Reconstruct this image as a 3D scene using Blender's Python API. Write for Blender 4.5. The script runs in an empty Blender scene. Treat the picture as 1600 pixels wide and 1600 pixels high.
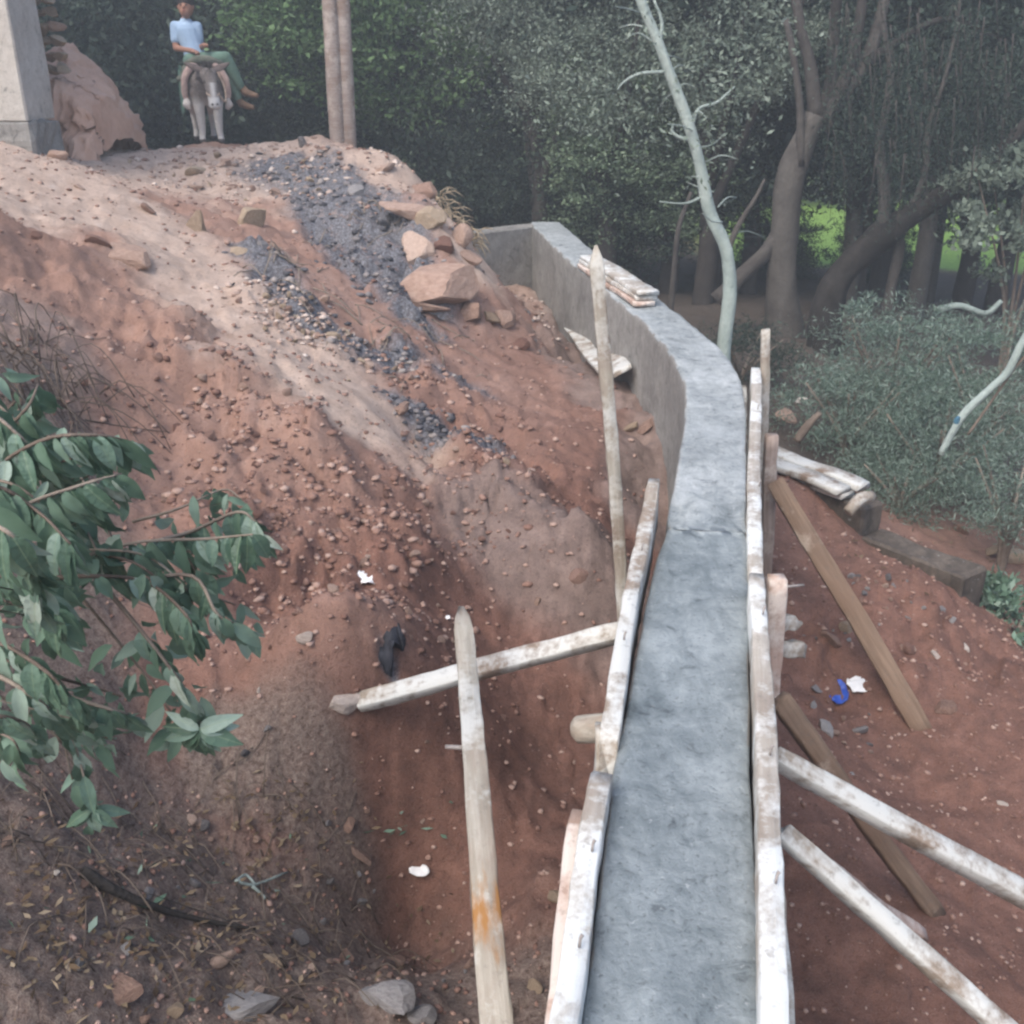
import bpy, bmesh, math, random
import numpy as np
from mathutils import Vector, Matrix
S = bpy.context.scene
COL = S.collection
R = math.radians

# ------------------------------------------------------------------ camera, sky, sun, exposure
TH = R(23.0)
cam_d = bpy.data.cameras.new('camera'); cam = bpy.data.objects.new('camera', cam_d); COL.objects.link(cam)
cam.location = (0, 0, 0); cam.rotation_euler = (R(90) - TH, 0, 0)
cam_d.sensor_width = 36; cam_d.lens = 36; cam_d.clip_start = .05; cam_d.clip_end = 1000
S.camera = cam
world = bpy.data.worlds.new("World"); S.world = world; world.use_nodes = True
wn = world.node_tree; wn.nodes.clear()
sky = wn.nodes.new('ShaderNodeTexSky'); sky.sky_type = 'NISHITA'; sky.sun_disc = False
SUN_EL, SUN_AZ = R(50), R(215)          # azimuth clockwise from +Y
sky.sun_elevation = SUN_EL; sky.sun_rotation = SUN_AZ; sky.dust_density = 3.0; sky.air_density = 1.0
bg = wn.nodes.new('ShaderNodeBackground'); bg.inputs['Strength'].default_value = 0.15
wo = wn.nodes.new('ShaderNodeOutputWorld')
wn.links.new(sky.outputs[0], bg.inputs[0]); wn.links.new(bg.outputs[0], wo.inputs[0])
sd = bpy.data.lights.new('sun', 'SUN'); sun = bpy.data.objects.new('sun', sd); COL.objects.link(sun)
sd.energy = 1.5; sd.angle = R(38); sd.color = (1.0, .96, .9)
sdir = Vector((math.sin(SUN_AZ) * math.cos(SUN_EL), math.cos(SUN_AZ) * math.cos(SUN_EL), math.sin(SUN_EL)))
sun.rotation_euler = sdir.to_track_quat('Z', 'Y').to_euler()
S.view_settings.view_transform = 'Standard'; S.view_settings.look = 'None'
S.view_settings.gamma = 1; S.view_settings.exposure = 0.92
S.render.engine = 'CYCLES'
S.cycles.max_bounces = 5; S.cycles.transparent_max_bounces = 6
S.cycles.filter_width = 2.5

# ------------------------------------------------------------------ projection helpers: a pixel of the 1600 px photo -> a point
CT, ST, F = math.cos(TH), math.sin(TH), 1600.0
def ray(u, v):
    t = (800 - v) / F
    return np.array([(u - 800) / F, CT + t * ST, -ST + t * CT])
def atY(u, v, Y):
    d = ray(u, v); k = Y / d[1]
    return Vector((d[0] * k, Y, d[2] * k))
def atZ(u, v, z):
    d = ray(u, v); k = z / d[2]
    return Vector((d[0] * k, d[1] * k, z))

# ------------------------------------------------------------------ noise
rng = np.random.default_rng(7)
random.seed(7)
PERM = rng.random((256, 256))
def vnoise(x, y, s=0):
    x = np.asarray(x, float) + s * 17.31; y = np.asarray(y, float) + s * 9.77
    xi = np.floor(x).astype(int); yi = np.floor(y).astype(int)
    fx = x - xi; fy = y - yi
    fx = fx * fx * (3 - 2 * fx); fy = fy * fy * (3 - 2 * fy)
    a = PERM[xi & 255, yi & 255]; b = PERM[(xi + 1) & 255, yi & 255]
    c = PERM[xi & 255, (yi + 1) & 255]; d = PERM[(xi + 1) & 255, (yi + 1) & 255]
    return (a * (1 - fx) + b * fx) * (1 - fy) + (c * (1 - fx) + d * fx) * fy
def fbm(x, y, o=4, s=0, g=.5):
    r = 0; a = 1; n = 0; c, q = .8, .6
    for i in range(o):
        r = r + a * (vnoise(x, y, s + i) - .5); n += a; a *= g
        x, y = (x * c - y * q) * 2.03, (x * q + y * c) * 2.03
    return r / n * 2
def facet(x, y, s=0, tilt=.9):
    """angular broken-ground noise: every Voronoi cell is a small tilted plane"""
    x = np.asarray(x, float) + s * 3.7; y = np.asarray(y, float) + s * 5.3; xi = np.floor(x).astype(int); yi = np.floor(y).astype(int)
    best = np.full(x.shape, 9.0); val = np.zeros(x.shape)
    for i in (-1, 0, 1):
        for j in (-1, 0, 1):
            a, b = (xi + i) & 255, (yi + j) & 255
            px = xi + i + PERM[a, b]; py = yi + j + PERM[b, (a + 31) & 255]; d = (x - px) ** 2 + (y - py) ** 2
            v = .6 * (PERM[(a + 7) & 255, (b + 91) & 255] - .5) + 1.3 * tilt * ((PERM[(a + 3) & 255, b] - .5) * (x - px) + (PERM[a, (b + 5) & 255] - .5) * (y - py)) * 2
            m = d < best; best = np.where(m, d, best); val = np.where(m, v, val)
    return np.clip(val, -.5, .5)
def soft_facet(x, y, s): return sum(facet(x + a, y + b, s) for a, b in ((.1, .03), (-.08, .1), (-.03, -.1), (.03, -.02))) / 4
def sstep(a, b, x):
    t = np.clip((x - a) / (b - a), 0, 1); return t * t * (3 - 2 * t)

# ------------------------------------------------------------------ wall outline (plan): left and right top edges
WL = np.array([(-.62, -3), (-.09, 0), (.127, 1.28), (.246, 1.99), (.555, 3.41), (.80, 4.55), (.918, 5.3), (.93, 5.95), (.868, 6.8), (.694, 7.98), (.466, 9.5), (.213, 11.7)])
WR = np.array([(-.32, -3), (.21, 0), (.427, 1.28), (.55, 1.99), (.855, 3.41), (1.10, 4.55), (1.235, 5.3), (1.27, 5.95), (1.18, 6.8), (1.03, 7.98), (.80, 9.5), (.53, 12.0)])
WC = (WL + WR) / 2
def wall_x(y): return np.interp(y, WC[:, 1], WC[:, 0])

# ------------------------------------------------------------------ terrain: two smooth fields (left of the wall, right of the wall)
def rbf(pts, k=.25):
    P = np.array(pts, float); n = len(P)
    r = np.sqrt(((P[:, None, :2] - P[None, :, :2]) ** 2).sum(-1) + k * k)
    A = np.zeros((n + 3, n + 3)); A[:n, :n] = r + np.eye(n) * -.004
    A[:n, n] = 1; A[:n, n + 1:] = P[:, :2]; A[n, :n] = 1; A[n + 1:, :n] = P[:, :2].T
    w = np.linalg.solve(A, np.r_[P[:, 2], 0, 0, 0])
    def f(x, y):
        x = np.asarray(x, float); y = np.asarray(y, float); o = w[n] + w[n + 1] * x + w[n + 2] * y
        for i in range(n): o = o + w[i] * np.sqrt((x - P[i, 0]) ** 2 + (y - P[i, 1]) ** 2 + k * k)
        return o
    return f
Lp = [(60,250,7.6),(340,224,12.6),(200,240,12.2),(100,240,11.0),(470,240,12.2),(560,236,12.0),(20,400,5.2),(20,600,3.7),(10,800,3.0),(10,1000,2.6),(10,1200,2.3),(10,1500,1.75),
 (200,400,6.3),(300,300,9.2),(420,300,9.6),(500,300,9.4),(450,450,6.5),(600,500,6.8),(560,380,8.4),(640,262,10.6),(690,330,9.2),(640,420,8.0),(735,400,8.6),(725,480,8.1),
 (850,520,8.6),(800,560,7.6),(850,620,6.5),(930,640,6.4),(700,650,5.6),(500,620,4.9),(350,600,4.6),(200,600,4.4),(150,500,5.0),(850,830,4.7),(700,750,4.8),(500,800,3.95),(300,850,3.5),
 (200,750,3.8),(600,900,3.75),(480,980,3.35),(400,1000,3.2),(600,1100,3.0),(560,1105,2.95),(300,1200,2.75),(300,1400,2.3),(300,1550,1.95),(600,1300,2.95),(600,1550,2.2),
 (850,1200,3.35),(850,1400,2.7),(850,1550,2.3),(760,1000,3.9),(940,900,4.35),(1000,700,5.75),(1010,640,6.3),(990,600,6.95),(960,790,5.0)]
Lpts = [tuple(atY(*p)) for p in Lp] + [(.52,4.2,-2.3),(.68,4.8,-2.25),(.80,5.5,-2.15),(.86,5.9,-2.1),(.82,6.4,-2.02),(-.25,11.0,-2.05),(.15,11.3,-2.15),(.3,10,-2.15),(.0,9.6,-2.05),(.35,8.9,-2.05),(-.6,12.5,-2.0),(.2,12.6,-2.5),(-6,3,-.2),(-6,8,.0),(-5,-1,-.9),(-1.8,0,-1.85),
 (-.6,.8,-2.2),(-.7,-2,-2.3),(-4,14,-1.0),(-2,14.5,-1.3),(0,15,-2.3),(-7,15,-.8),(-4,18,-1.8),(0,19,-2.8),(-8,20,-1.8)]
Rp = [(1240,1000,4.3),(1240,1550,2.35),(1250,1300,2.95),(1400,1000,4.4),(1500,1400,2.85),(1590,1150,3.7),(1590,1590,2.3),(1450,1150,3.75),(1300,850,5.2),(1400,900,4.75),(1470,945,4.6),(1260,760,5.6),
 (1530,1010,4.45),(1590,1040,4.3),(1400,1200,3.55)]
Rpts = [tuple(atY(*p)) for p in Rp] + [(1.75,6.4,-2.45),(2.3,5.7,-2.6),(2.9,4.9,-2.9),(3.6,4.6,-3.1),(3.2,6.5,-2.9),(1.6,8,-2.4),(1.1,10,-2.5),(2.5,9,-2.7),(4.5,9,-2.9),(1.0,13,-2.6),(3,12,-2.65),(6,12,-2.9),
 (2,17,-2.9),(8,17,-3.1),(.2,-2,-2.6),(1.5,0,-2.65),(4,0,-2.9),(5,3,-2.9),(8,6,-3.0),(0,19,-2.8)]
fL, fR = rbf(Lpts), rbf(Rpts)
BUMPS = [(.84, 5.45, .22, -.22), (.12, 4.62, .36, .17), (.30, 4.35, .20, .10), (-.50, 5.15, .17, -.16), (-.38, 4.98, .12, -.10), (.80, 6.15, .14, -.2), (-.35, 8.1, .35, .22), (-.75, 8.6, .3, .15), (-1.0, 3.25, .22, .05), (-2.3, 6.2, .3, .12), (-3.0, 5.2, .5, .15)]
def base_z(x, y):
    x = np.asarray(x, float); y = np.asarray(y, float)
    w = .10 + sstep(12.2, 16, y) * 2.5
    m = sstep(-1, 1, (x - wall_x(y)) / w)
    far = -3.25 + .35 * fbm(x * .08, y * .08, 3, 40) + .07 * np.clip(y - 18, 0, 14) * sstep(2, 4, x)
    xc = np.clip(x, -8, 9); yc = np.clip(y, -4, 21)
    z = fL(xc, yc) * (1 - m) + fR(xc, yc) * m
    for bx, by, br, bh in BUMPS: z = z + (1 - m) * bh * np.exp(-(((x - bx) ** 2 + (y - by) ** 2) / br ** 2) ** 1.3)
    dx = np.maximum(np.abs(x - .5) - 8.5, 0) / 5; dy = np.maximum(y - 17, 0) / 5 + np.maximum(-3 - y, 0) / 4
    k = sstep(0, 1, np.sqrt(dx * dx + dy * dy))
    return z * (1 - k) + far * k
def hit(u, v, f=None, y0=.6):
    f = f or base_z
    d = ray(u, v); Y = y0 * np.exp(np.linspace(0, 4.2, 2400)); k = Y / d[1]
    g = f(d[0] * k, Y) - d[2] * k
    i = np.argmax(g > 0)
    if not (g > 0).any(): i = len(Y) - 1
    return np.array([d[0] * k[i], Y[i], d[2] * k[i]])
def dpoly(x, y, pts):
    best = np.full(np.shape(x), 1e9)
    for (a, b) in zip(pts[:-1], pts[1:]):
        ax, ay = a[:2]; bx, by = b[:2]; L = (bx - ax) ** 2 + (by - ay) ** 2 + 1e-9
        t = np.clip(((x - ax) * (bx - ax) + (y - ay) * (by - ay)) / L, 0, 1)
        best = np.minimum(best, np.hypot(x - ax - t * (bx - ax), y - ay - t * (by - ay)))
    return best
def zone_line(px): return [hit(u, v) for u, v in px]
Z_PALE = [(zone_line([(60,245),(150,300),(250,370),(350,450),(450,540),(540,630)]), .46),
          (zone_line([(80,244),(340,244),(470,246),(560,244),(640,275)]), 1.5),
          (zone_line([(640,262),(690,330),(730,400)]), .28),
          (zone_line([(0,300),(60,250),(100,246)]), .7)]
Z_ASH = [(zone_line([(435,262),(480,270),(560,320),(610,390),(650,460)]), .40),
         (zone_line([(470,300),(560,420),(640,500)]), .22),
         (zone_line([(410,400),(440,460),(520,530),(640,560),(730,600)]), .20),
         (zone_line([(620,625),(680,670),(750,700)]), .13), (zone_line([(598,1005),(612,1030)]), .025)]
Z_LIT = [(zone_line([(60,1300),(250,1400),(450,1480),(650,1560),(820,1590)]), .42),(zone_line([(20,1560),(400,1590)]), .4),(zone_line([(350,1210),(520,1290)]), .16),
         (zone_line([(20,560),(80,700),(60,900),(60,1150)]), .25)]
Z_RUB = [(zone_line([(290,520),(380,620),(440,700),(430,780),(380,860)]), .34),(zone_line([(640,560),(740,700),(860,780)]), .28),(zone_line([(460,880),(640,820),(760,760)]), .3),
         (zone_line([(300,260),(480,280),(640,260)]), .6),(zone_line([(430,480),(520,540)]), .25),(zone_line([(860,470),(900,560)]), .35),(zone_line([(1270,1050),(1350,1000),(1500,1010)]), .35)]
Z_GREY = [(zone_line([(760,800),(880,860),(960,930)]), .3),(zone_line([(870,470),(900,560),(960,620)]), .3),(zone_line([(1030,650),(1010,700),(1000,800)]), .22),(zone_line([(20,480),(60,560)]), .25)]
def zval(x, y, zones, soft=.5):
    m = np.zeros(np.shape(x)); w = fbm(x * 3.1, y * 3.1, 3, 60)
    for l, r in zones:
        d = dpoly(x, y, l) * (1 + .5 * w); m = np.maximum(m, 1 - sstep(r * soft, r * 1.35, d))
    return m
def ground_z(x, y, zs=None):
    x = np.asarray(x, float); y = np.asarray(y, float); z = base_z(x, y)
    near = 1 - sstep(16, 30, y)
    pale, rub, ash = zs if zs else (zval(x, y, Z_PALE), zval(x, y, Z_RUB), zval(x, y, Z_ASH))
    rough = .55 + .45 * (x < wall_x(y)) - .45 * pale + .55 * rub + .5 * ash
    wx, wy = x + .12 * fbm(x * 2.3, y * 2.3, 3, 5), y + .12 * fbm(x * 2.3, y * 2.3, 3, 6)
    n = .07 * fbm(wx * 1.7, wy * 1.7, 4, 11) + rough * (.035 * fbm(wx * 5, wy * 5, 3, 21, .6))
    led = np.maximum(rub, .9 * ash) + 1.2 * np.exp(-((x + .75) ** 2 / .5 + (y - 8.6) ** 2 / 1.6)) + .5 * sstep(-1.6, -2.4, x) * sstep(4, 5, y) * (1 - pale)
    led = np.clip(led, 0, 1.4) * (1 - .7 * pale)
    n = n + led * (.15 * soft_facet(wx * 2.1, wy * 2.1, 1) + .085 * soft_facet(wx * 5.2, wy * 5.2, 2)) * (1 - sstep(10.8, 12, y)) + rough * (.026 * facet(wx * 8, wy * 8, 3) + .014 * facet(wx * 19, wy * 19, 4))
    ft = facet(x * 2.2 + 4, y * 1.3, 9, 0); n = n - .012 * pale * ft
    return z + n * near
def gz(x, y): return float(ground_z(np.array([x]), np.array([y]))[0])
def ghit(u, v):
    p = hit(u, v, ground_z); return Vector(p)

# ------------------------------------------------------------------ object helpers
def tag(o, label=None, cat=None, group=None, kind=None):
    if label: o['label'] = label
    if cat: o['category'] = cat
    if group: o['group'] = group
    if kind: o['kind'] = kind
    return o
def empty(name, loc=(0, 0, 0), rz=0):
    o = bpy.data.objects.new(name, None); COL.objects.link(o); o.location = loc; o.rotation_euler.z = rz; o.empty_display_size = .1
    return o
def link(name, me, mat=None, parent=None):
    if mat and not me.materials: me.materials.append(mat)
    o = bpy.data.objects.new(name, me); COL.objects.link(o)
    if parent: o.parent = parent
    return o
def mesh_np(name, V, Fc, smooth=True):
    """V (n,3), Fc (m,k) all the same k"""
    V = np.asarray(V, np.float32); Fc = np.asarray(Fc, np.int32); m, k = Fc.shape
    me = bpy.data.meshes.new(name); me.vertices.add(len(V)); me.vertices.foreach_set('co', V.ravel())
    me.loops.add(m * k); me.loops.foreach_set('vertex_index', Fc.ravel())
    me.polygons.add(m); me.polygons.foreach_set('loop_start', np.arange(0, m * k, k, dtype=np.int32))
    me.update(calc_edges=True); me.validate()
    if smooth: me.polygons.foreach_set('use_smooth', np.ones(m, bool))
    return me
def grid_faces(nr, nc, wrap=False):
    r, c = np.meshgrid(np.arange(nr - 1), np.arange(nc if wrap else nc - 1), indexing='ij')
    c2 = (c + 1) % nc
    return np.stack([r * nc + c, r * nc + c2, (r + 1) * nc + c2, (r + 1) * nc + c], -1).reshape(-1, 4)
def attr(me, name, vals):
    a = me.attributes.new(name, 'FLOAT', 'POINT'); a.data.foreach_set('value', np.asarray(vals, np.float32).ravel())
def catmull(P, n):
    P = [Vector(p) for p in P]; P = [P[0] * 2 - P[1]] + P + [P[-1] * 2 - P[-2]]
    out = []
    for i in range(1, len(P) - 2):
        for k in range(n):
            t = k / n; a, b, c, d = P[i - 1], P[i], P[i + 1], P[i + 2]
            out.append(.5 * ((2 * b) + (c - a) * t + (2 * a - 5 * b + 4 * c - d) * t * t + (3 * b - a - 3 * c + d) * t ** 3))
    out.append(P[-2]); return out
def tube_data(pts, rads, n=10, sub=4, wob=.0, seed=0, cap=True):
    """curved tapered tube -> (V, quads)"""
    C = catmull([tuple(p) for p in pts], sub); m = len(C)
    rr = np.interp(np.linspace(0, 1, m), np.linspace(0, 1, len(rads)), rads)
    V = []; up = Vector((0, 0, 1))
    T0 = (C[1] - C[0]).normalized(); a = T0.orthogonal().normalized()
    r = np.random.default_rng(abs(int(seed))); ph = r.random(4) * 6.28
    for i in range(m):
        T = (C[min(i + 1, m - 1)] - C[max(i - 1, 0)]).normalized()
        a = (a - T * a.dot(T)).normalized(); b = T.cross(a)
        for k in range(n):
            an = 2 * math.pi * k / n
            w = 1 + wob * (math.sin(an * 2 + ph[0] + i * .5) * .6 + math.sin(an * 3 + ph[1] - i * .8) * .5 + (r.random() - .5) * .8)
            V.append(C[i] + (a * math.cos(an) + b * math.sin(an)) * float(rr[i]) * w)
    Fq = grid_faces(m, n, True)
    V = np.array([tuple(v) for v in V])
    if cap:
        V = np.vstack([V, np.array(C[0])[None], np.array(C[-1])[None]]); i0, i1 = m * n, m * n + 1
        k = np.arange(0, n, 2)
        q0 = np.stack([np.full(len(k), i0), (k + 2) % n, k + 1, k], -1)
        e = (m - 1) * n
        q1 = np.stack([np.full(len(k), i1), e + k, e + k + 1, e + (k + 2) % n], -1)
        Fq = np.vstack([Fq, q0, q1])
    return V, Fq
def merge(parts):
    V, Fq, o = [], [], 0
    for v, f in parts: V.append(v); Fq.append(f + o); o += len(v)
    return np.vstack(V), np.vstack(Fq)

# ------------------------------------------------------------------ materials
def new_mat(name):
    m = bpy.data.materials.new(name); m.use_nodes = True; nt = m.node_tree; b = nt.nodes['Principled BSDF']
    b.inputs['Roughness'].default_value = .85; b.inputs['Specular IOR Level'].default_value = .3
    return m, nt, b
class NT:
    def __init__(s, nt): s.nt = nt
    def n(s, t, **k):
        o = s.nt.nodes.new(t)
        for a, v in k.items():
            if a in ('operation', 'blend_type', 'data_type', 'attribute_name', 'feature', 'noise_dimensions', 'distance'): setattr(o, a, v)
            else: o.inputs[a].default_value = v
        return o
    def l(s, a, b): s.nt.links.new(a, b)
    def noise(s, co, scale, detail=4, rough=.55, dist=0):
        o = s.n('ShaderNodeTexNoise', Scale=scale, Detail=detail, Roughness=rough, Distortion=dist)
        if co is not None: s.l(co, o.inputs['Vector'])
        return o.outputs['Fac']
    def ramp(s, fac, stops):
        o = s.nt.nodes.new('ShaderNodeValToRGB'); el = o.color_ramp.elements
        while len(el) < len(stops): el.new(.5)
        for e, (p, c) in zip(el, stops): e.position = p; e.color = (*c, 1) if len(c) == 3 else c
        s.l(fac, o.inputs[0]); return o.outputs[0]
    def mix(s, fac, a, b, mode='MIX'):
        o = s.nt.nodes.new('ShaderNodeMixRGB'); o.blend_type = mode
        for i, x in zip((0, 1, 2), (fac, a, b)):
            if hasattr(x, 'is_linked') or hasattr(x, 'links'): s.l(x, o.inputs[i])
            else: o.inputs[i].default_value = x if i == 0 else (*x, 1)
        return o.outputs[0]
    def math(s, op, a, b=0.0, clamp=False):
        o = s.nt.nodes.new('ShaderNodeMath'); o.operation = op; o.use_clamp = clamp
        for i, x in zip((0, 1), (a, b)):
            if hasattr(x, 'links'): s.l(x, o.inputs[i])
            else: o.inputs[i].default_value = x
        return o.outputs[0]
    def at(s, name): o = s.nt.nodes.new('ShaderNodeAttribute'); o.attribute_name = name; return o.outputs['Fac']
    def co(s, kind='Object'): return s.nt.nodes.new('ShaderNodeTexCoord').outputs[kind]
    def pos(s): return s.nt.nodes.new('ShaderNodeNewGeometry').outputs['Position']
    def island(s): return s.nt.nodes.new('ShaderNodeNewGeometry').outputs['Random Per Island']
    def orand(s): return s.nt.nodes.new('ShaderNodeObjectInfo').outputs['Random']
    def mapping(s, co, scale):
        o = s.nt.nodes.new('ShaderNodeMapping'); o.inputs['Scale'].default_value = scale; s.l(co, o.inputs[0]); return o.outputs[0]
    def bump(s, b, h, strength=.5, dist=.01, prev=None):
        o = s.nt.nodes.new('ShaderNodeBump'); o.inputs['Strength'].default_value = strength; o.inputs['Distance'].default_value = dist
        s.l(h, o.inputs['Height'])
        if prev: s.l(prev, o.inputs['Normal'])
        s.l(o.outputs[0], b.inputs['Normal']); return o.outputs[0]

def ground_mat():
    m, nt, b = new_mat('ground_soil'); g = NT(nt); P = g.pos()
    n1 = g.noise(P, 1.3, 5, .6); n2 = g.noise(P, 9, 6, .65); n3 = g.noise(P, 55, 5, .7); n4 = g.noise(P, 220, 3, .6)
    soil = g.ramp(g.math('ADD', g.math('MULTIPLY', n1, .5), g.math('MULTIPLY', n2, .5)), [(.3, (.22, .12, .085)), (.5, (.34, .195, .145)), (.7, (.45, .295, .235))])
    red = g.ramp(n2, [(.3, (.12, .052, .036)), (.55, (.20, .090, .062)), (.75, (.29, .145, .105))])
    c = g.mix(g.at('damp_shade'), soil, red)
    pale = g.ramp(n2, [(.3, (.44, .315, .245)), (.6, (.60, .46, .375)), (.8, (.70, .58, .50))])
    c = g.mix(g.at('pale'), c, pale)
    grey = g.ramp(n2, [(.3, (.13, .115, .11)), (.7, (.30, .27, .25))])
    c = g.mix(g.at('grey'), c, grey)
    lit = g.ramp(n3, [(.3, (.06, .047, .04)), (.5, (.16, .13, .11)), (.62, (.25, .215, .18)), (.75, (.38, .34, .29))])
    c = g.mix(g.math('MULTIPLY', g.at('litter'), .75), c, lit)
    ash = g.ramp(n3, [(.32, (.03, .032, .04)), (.5, (.115, .123, .145)), (.68, (.30, .32, .35))])
    am = g.math('MULTIPLY', g.at('ash'), g.math('MULTIPLY', g.math('SUBTRACT', n2, .22), 4.5, True), True)
    c = g.mix(am, c, ash)
    gr = g.ramp(n2, [(.3, (.16, .34, .05)), (.7, (.30, .52, .10))])
    c = g.mix(g.at('field'), c, gr)
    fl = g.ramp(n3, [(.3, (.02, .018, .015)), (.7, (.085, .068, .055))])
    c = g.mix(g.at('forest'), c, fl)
    c = g.mix(g.math('MULTIPLY', g.math('SUBTRACT', n4, .3, True), .9), c, g.mix(.5, c, (.62, .5, .44)))
    c = g.mix(g.ramp(n3, [(.35, (.45, .45, .45)), (.47, (0, 0, 0))]), c, g.mix(.6, c, (.02, .012, .01)))
    g.l(c, b.inputs['Base Color']); b.inputs['Roughness'].default_value = .95; b.inputs['Specular IOR Level'].default_value = .12
    h = g.math('ADD', g.math('MULTIPLY', n3, .6), g.math('MULTIPLY', n4, .35)); g.bump(b, h, .8, .02)
    return m
def stone_mat(name, cols, sc=9, warm=.0):
    m, nt, b = new_mat(name); g = NT(nt); P = g.co()
    n = g.noise(P, sc, 6, .65); n2 = g.noise(P, sc * 6, 4, .6)
    a = g.ramp(g.math('ADD', g.math('MULTIPLY', n, .6), g.math('MULTIPLY', g.orand(), .4)), [(.25, cols[0]), (.5, cols[1]), (.75, cols[2])])
    a = g.mix(g.math('MULTIPLY', g.math('SUBTRACT', n2, .4, True), 1.6), a, g.mix(.6, a, cols[0]))
    g.l(a, b.inputs['Base Color']); b.inputs['Roughness'].default_value = .93; b.inputs['Specular IOR Level'].default_value = .15
    g.bump(b, g.math('ADD', n, g.math('MULTIPLY', n2, .5)), .8, .02); return m
def wood_mat(name, base, pale, splash, splash_amt=.5, dirt=(.2, .13, .09)):
    m, nt, b = new_mat(name); g = NT(nt); P = g.co()
    gr = g.noise(g.mapping(P, (1.2, 22, 22)), 3, 6, .65, .4)
    n = g.noise(P, 5, 5, .6); n2 = g.noise(P, 38, 4, .65)
    c = g.mix(g.ramp(gr, [(.3, (0, 0, 0)), (.7, (1, 1, 1))]), base, pale)
    c = g.mix(g.ramp(g.noise(g.mapping(P, (1, 3, 3)), 2.6, 5, .6), [(.45, (0, 0, 0)), (.68, (.75, .75, .75))]), c, dirt)
    s = g.math('ADD', g.math('MULTIPLY', n, .75), g.math('MULTIPLY', n2, .25))
    lo = .72 - splash_amt * .5
    c = g.mix(g.ramp(s, [(lo - .05, (0, 0, 0)), (lo + .06, (1, 1, 1))]), c, splash)
    c = g.mix(g.ramp(n2, [(.33, (.5, .5, .5)), (.43, (0, 0, 0))]), c, g.mix(.5, c, (.12, .11, .1)))
    g.l(c, b.inputs['Base Color']); b.inputs['Roughness'].default_value = .85
    g.bump(b, g.math('ADD', gr, g.math('MULTIPLY', n2, .7)), .55, .006); return m
def concrete_mat(name, dark, mid, light, wet=0.0, dry=None):
    m, nt, b = new_mat(name); g = NT(nt); P = g.pos()
    n1 = g.noise(P, 2.1, 5, .6); n2 = g.noise(P, 13, 7, .7, .6); n3 = g.noise(P, 90, 4, .6); n4 = g.noise(g.mapping(P, (3, 1, 1)), 6, 5, .6, 1.5)
    f = g.math('ADD', g.math('MULTIPLY', n1, .35), g.math('ADD', g.math('MULTIPLY', n2, .4), g.math('MULTIPLY', n4, .25)))
    c = g.ramp(f, [(.38, dark), (.5, mid), (.62, light)])
    if dry:
        sep = nt.nodes.new('ShaderNodeSeparateXYZ'); g.l(P, sep.inputs[0])
        y = g.math('ADD', sep.outputs[1], g.math('MULTIPLY', n2, .5)); k = g.ramp(g.math('MULTIPLY', g.math('SUBTRACT', y, 3.60), 2.2, True), [(0, (0, 0, 0)), (1, (1, 1, 1))])
        c = g.mix(k, c, g.ramp(f, [(.38, dry[0]), (.5, dry[1]), (.62, dry[2])])); g.l(g.math('ADD', .5, g.math('MULTIPLY', k, .38)), b.inputs['Roughness'])
    c = g.mix(g.ramp(n3, [(.32, (.8, .8, .8)), (.42, (0, 0, 0))]), c, g.mix(.6, c, (.04, .045, .05)))
    c = g.mix(g.ramp(n2, [(.33, (.8, .8, .8)), (.40, (0, 0, 0))]), c, g.mix(.6, c, (.05, .055, .06)))
    c = g.mix(g.ramp(g.noise(P, 40, 3, .6), [(.66, (0, 0, 0)), (.72, (.7, .7, .7))]), c, g.mix(.5, c, (.6, .62, .62)))
    g.l(c, b.inputs['Base Color'])
    if not dry: b.inputs['Roughness'].default_value = .88
    b.inputs['Specular IOR Level'].default_value = .45 if wet else .25
    g.bump(b, g.math('ADD', g.math('MULTIPLY', n2, .8), g.math('MULTIPLY', n3, .5)), .5, .015); return m
def leaf_mat(name, cols, trans=.38, rough=.5):
    m, nt, b = new_mat(name); g = NT(nt)
    c = g.ramp(g.island(), [(0, cols[0]), (.45, cols[1]), (.8, cols[2]), (1, cols[-1])])
    n = g.noise(g.pos(), 1.1, 3, .6); c = g.mix(g.ramp(n, [(.35, (.55, .55, .55)), (.65, (0, 0, 0))]), c, g.mix(.55, c, cols[0]))
    g.l(c, b.inputs['Base Color']); b.inputs['Roughness'].default_value = rough + .15; b.inputs['Specular IOR Level'].default_value = .15
    t = nt.nodes.new('ShaderNodeBsdfTranslucent'); g.l(c, t.inputs[0]); mx = nt.nodes.new('ShaderNodeMixShader'); mx.inputs[0].default_value = trans
    g.l(b.outputs[0], mx.inputs[1]); g.l(t.outputs[0], mx.inputs[2]); g.l(mx.outputs[0], nt.nodes['Material Output'].inputs[0]); return m
def plain_mat(name, c1, c2, sc=12, rough=.85, bump=.3):
    m, nt, b = new_mat(name); g = NT(nt); n = g.noise(g.co(), sc, 5, .6)
    g.l(g.mix(g.ramp(n, [(.35, (0, 0, 0)), (.65, (1, 1, 1))]), c1, c2), b.inputs['Base Color']); b.inputs['Roughness'].default_value = rough
    g.bump(b, n, bump, .01); return m

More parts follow.
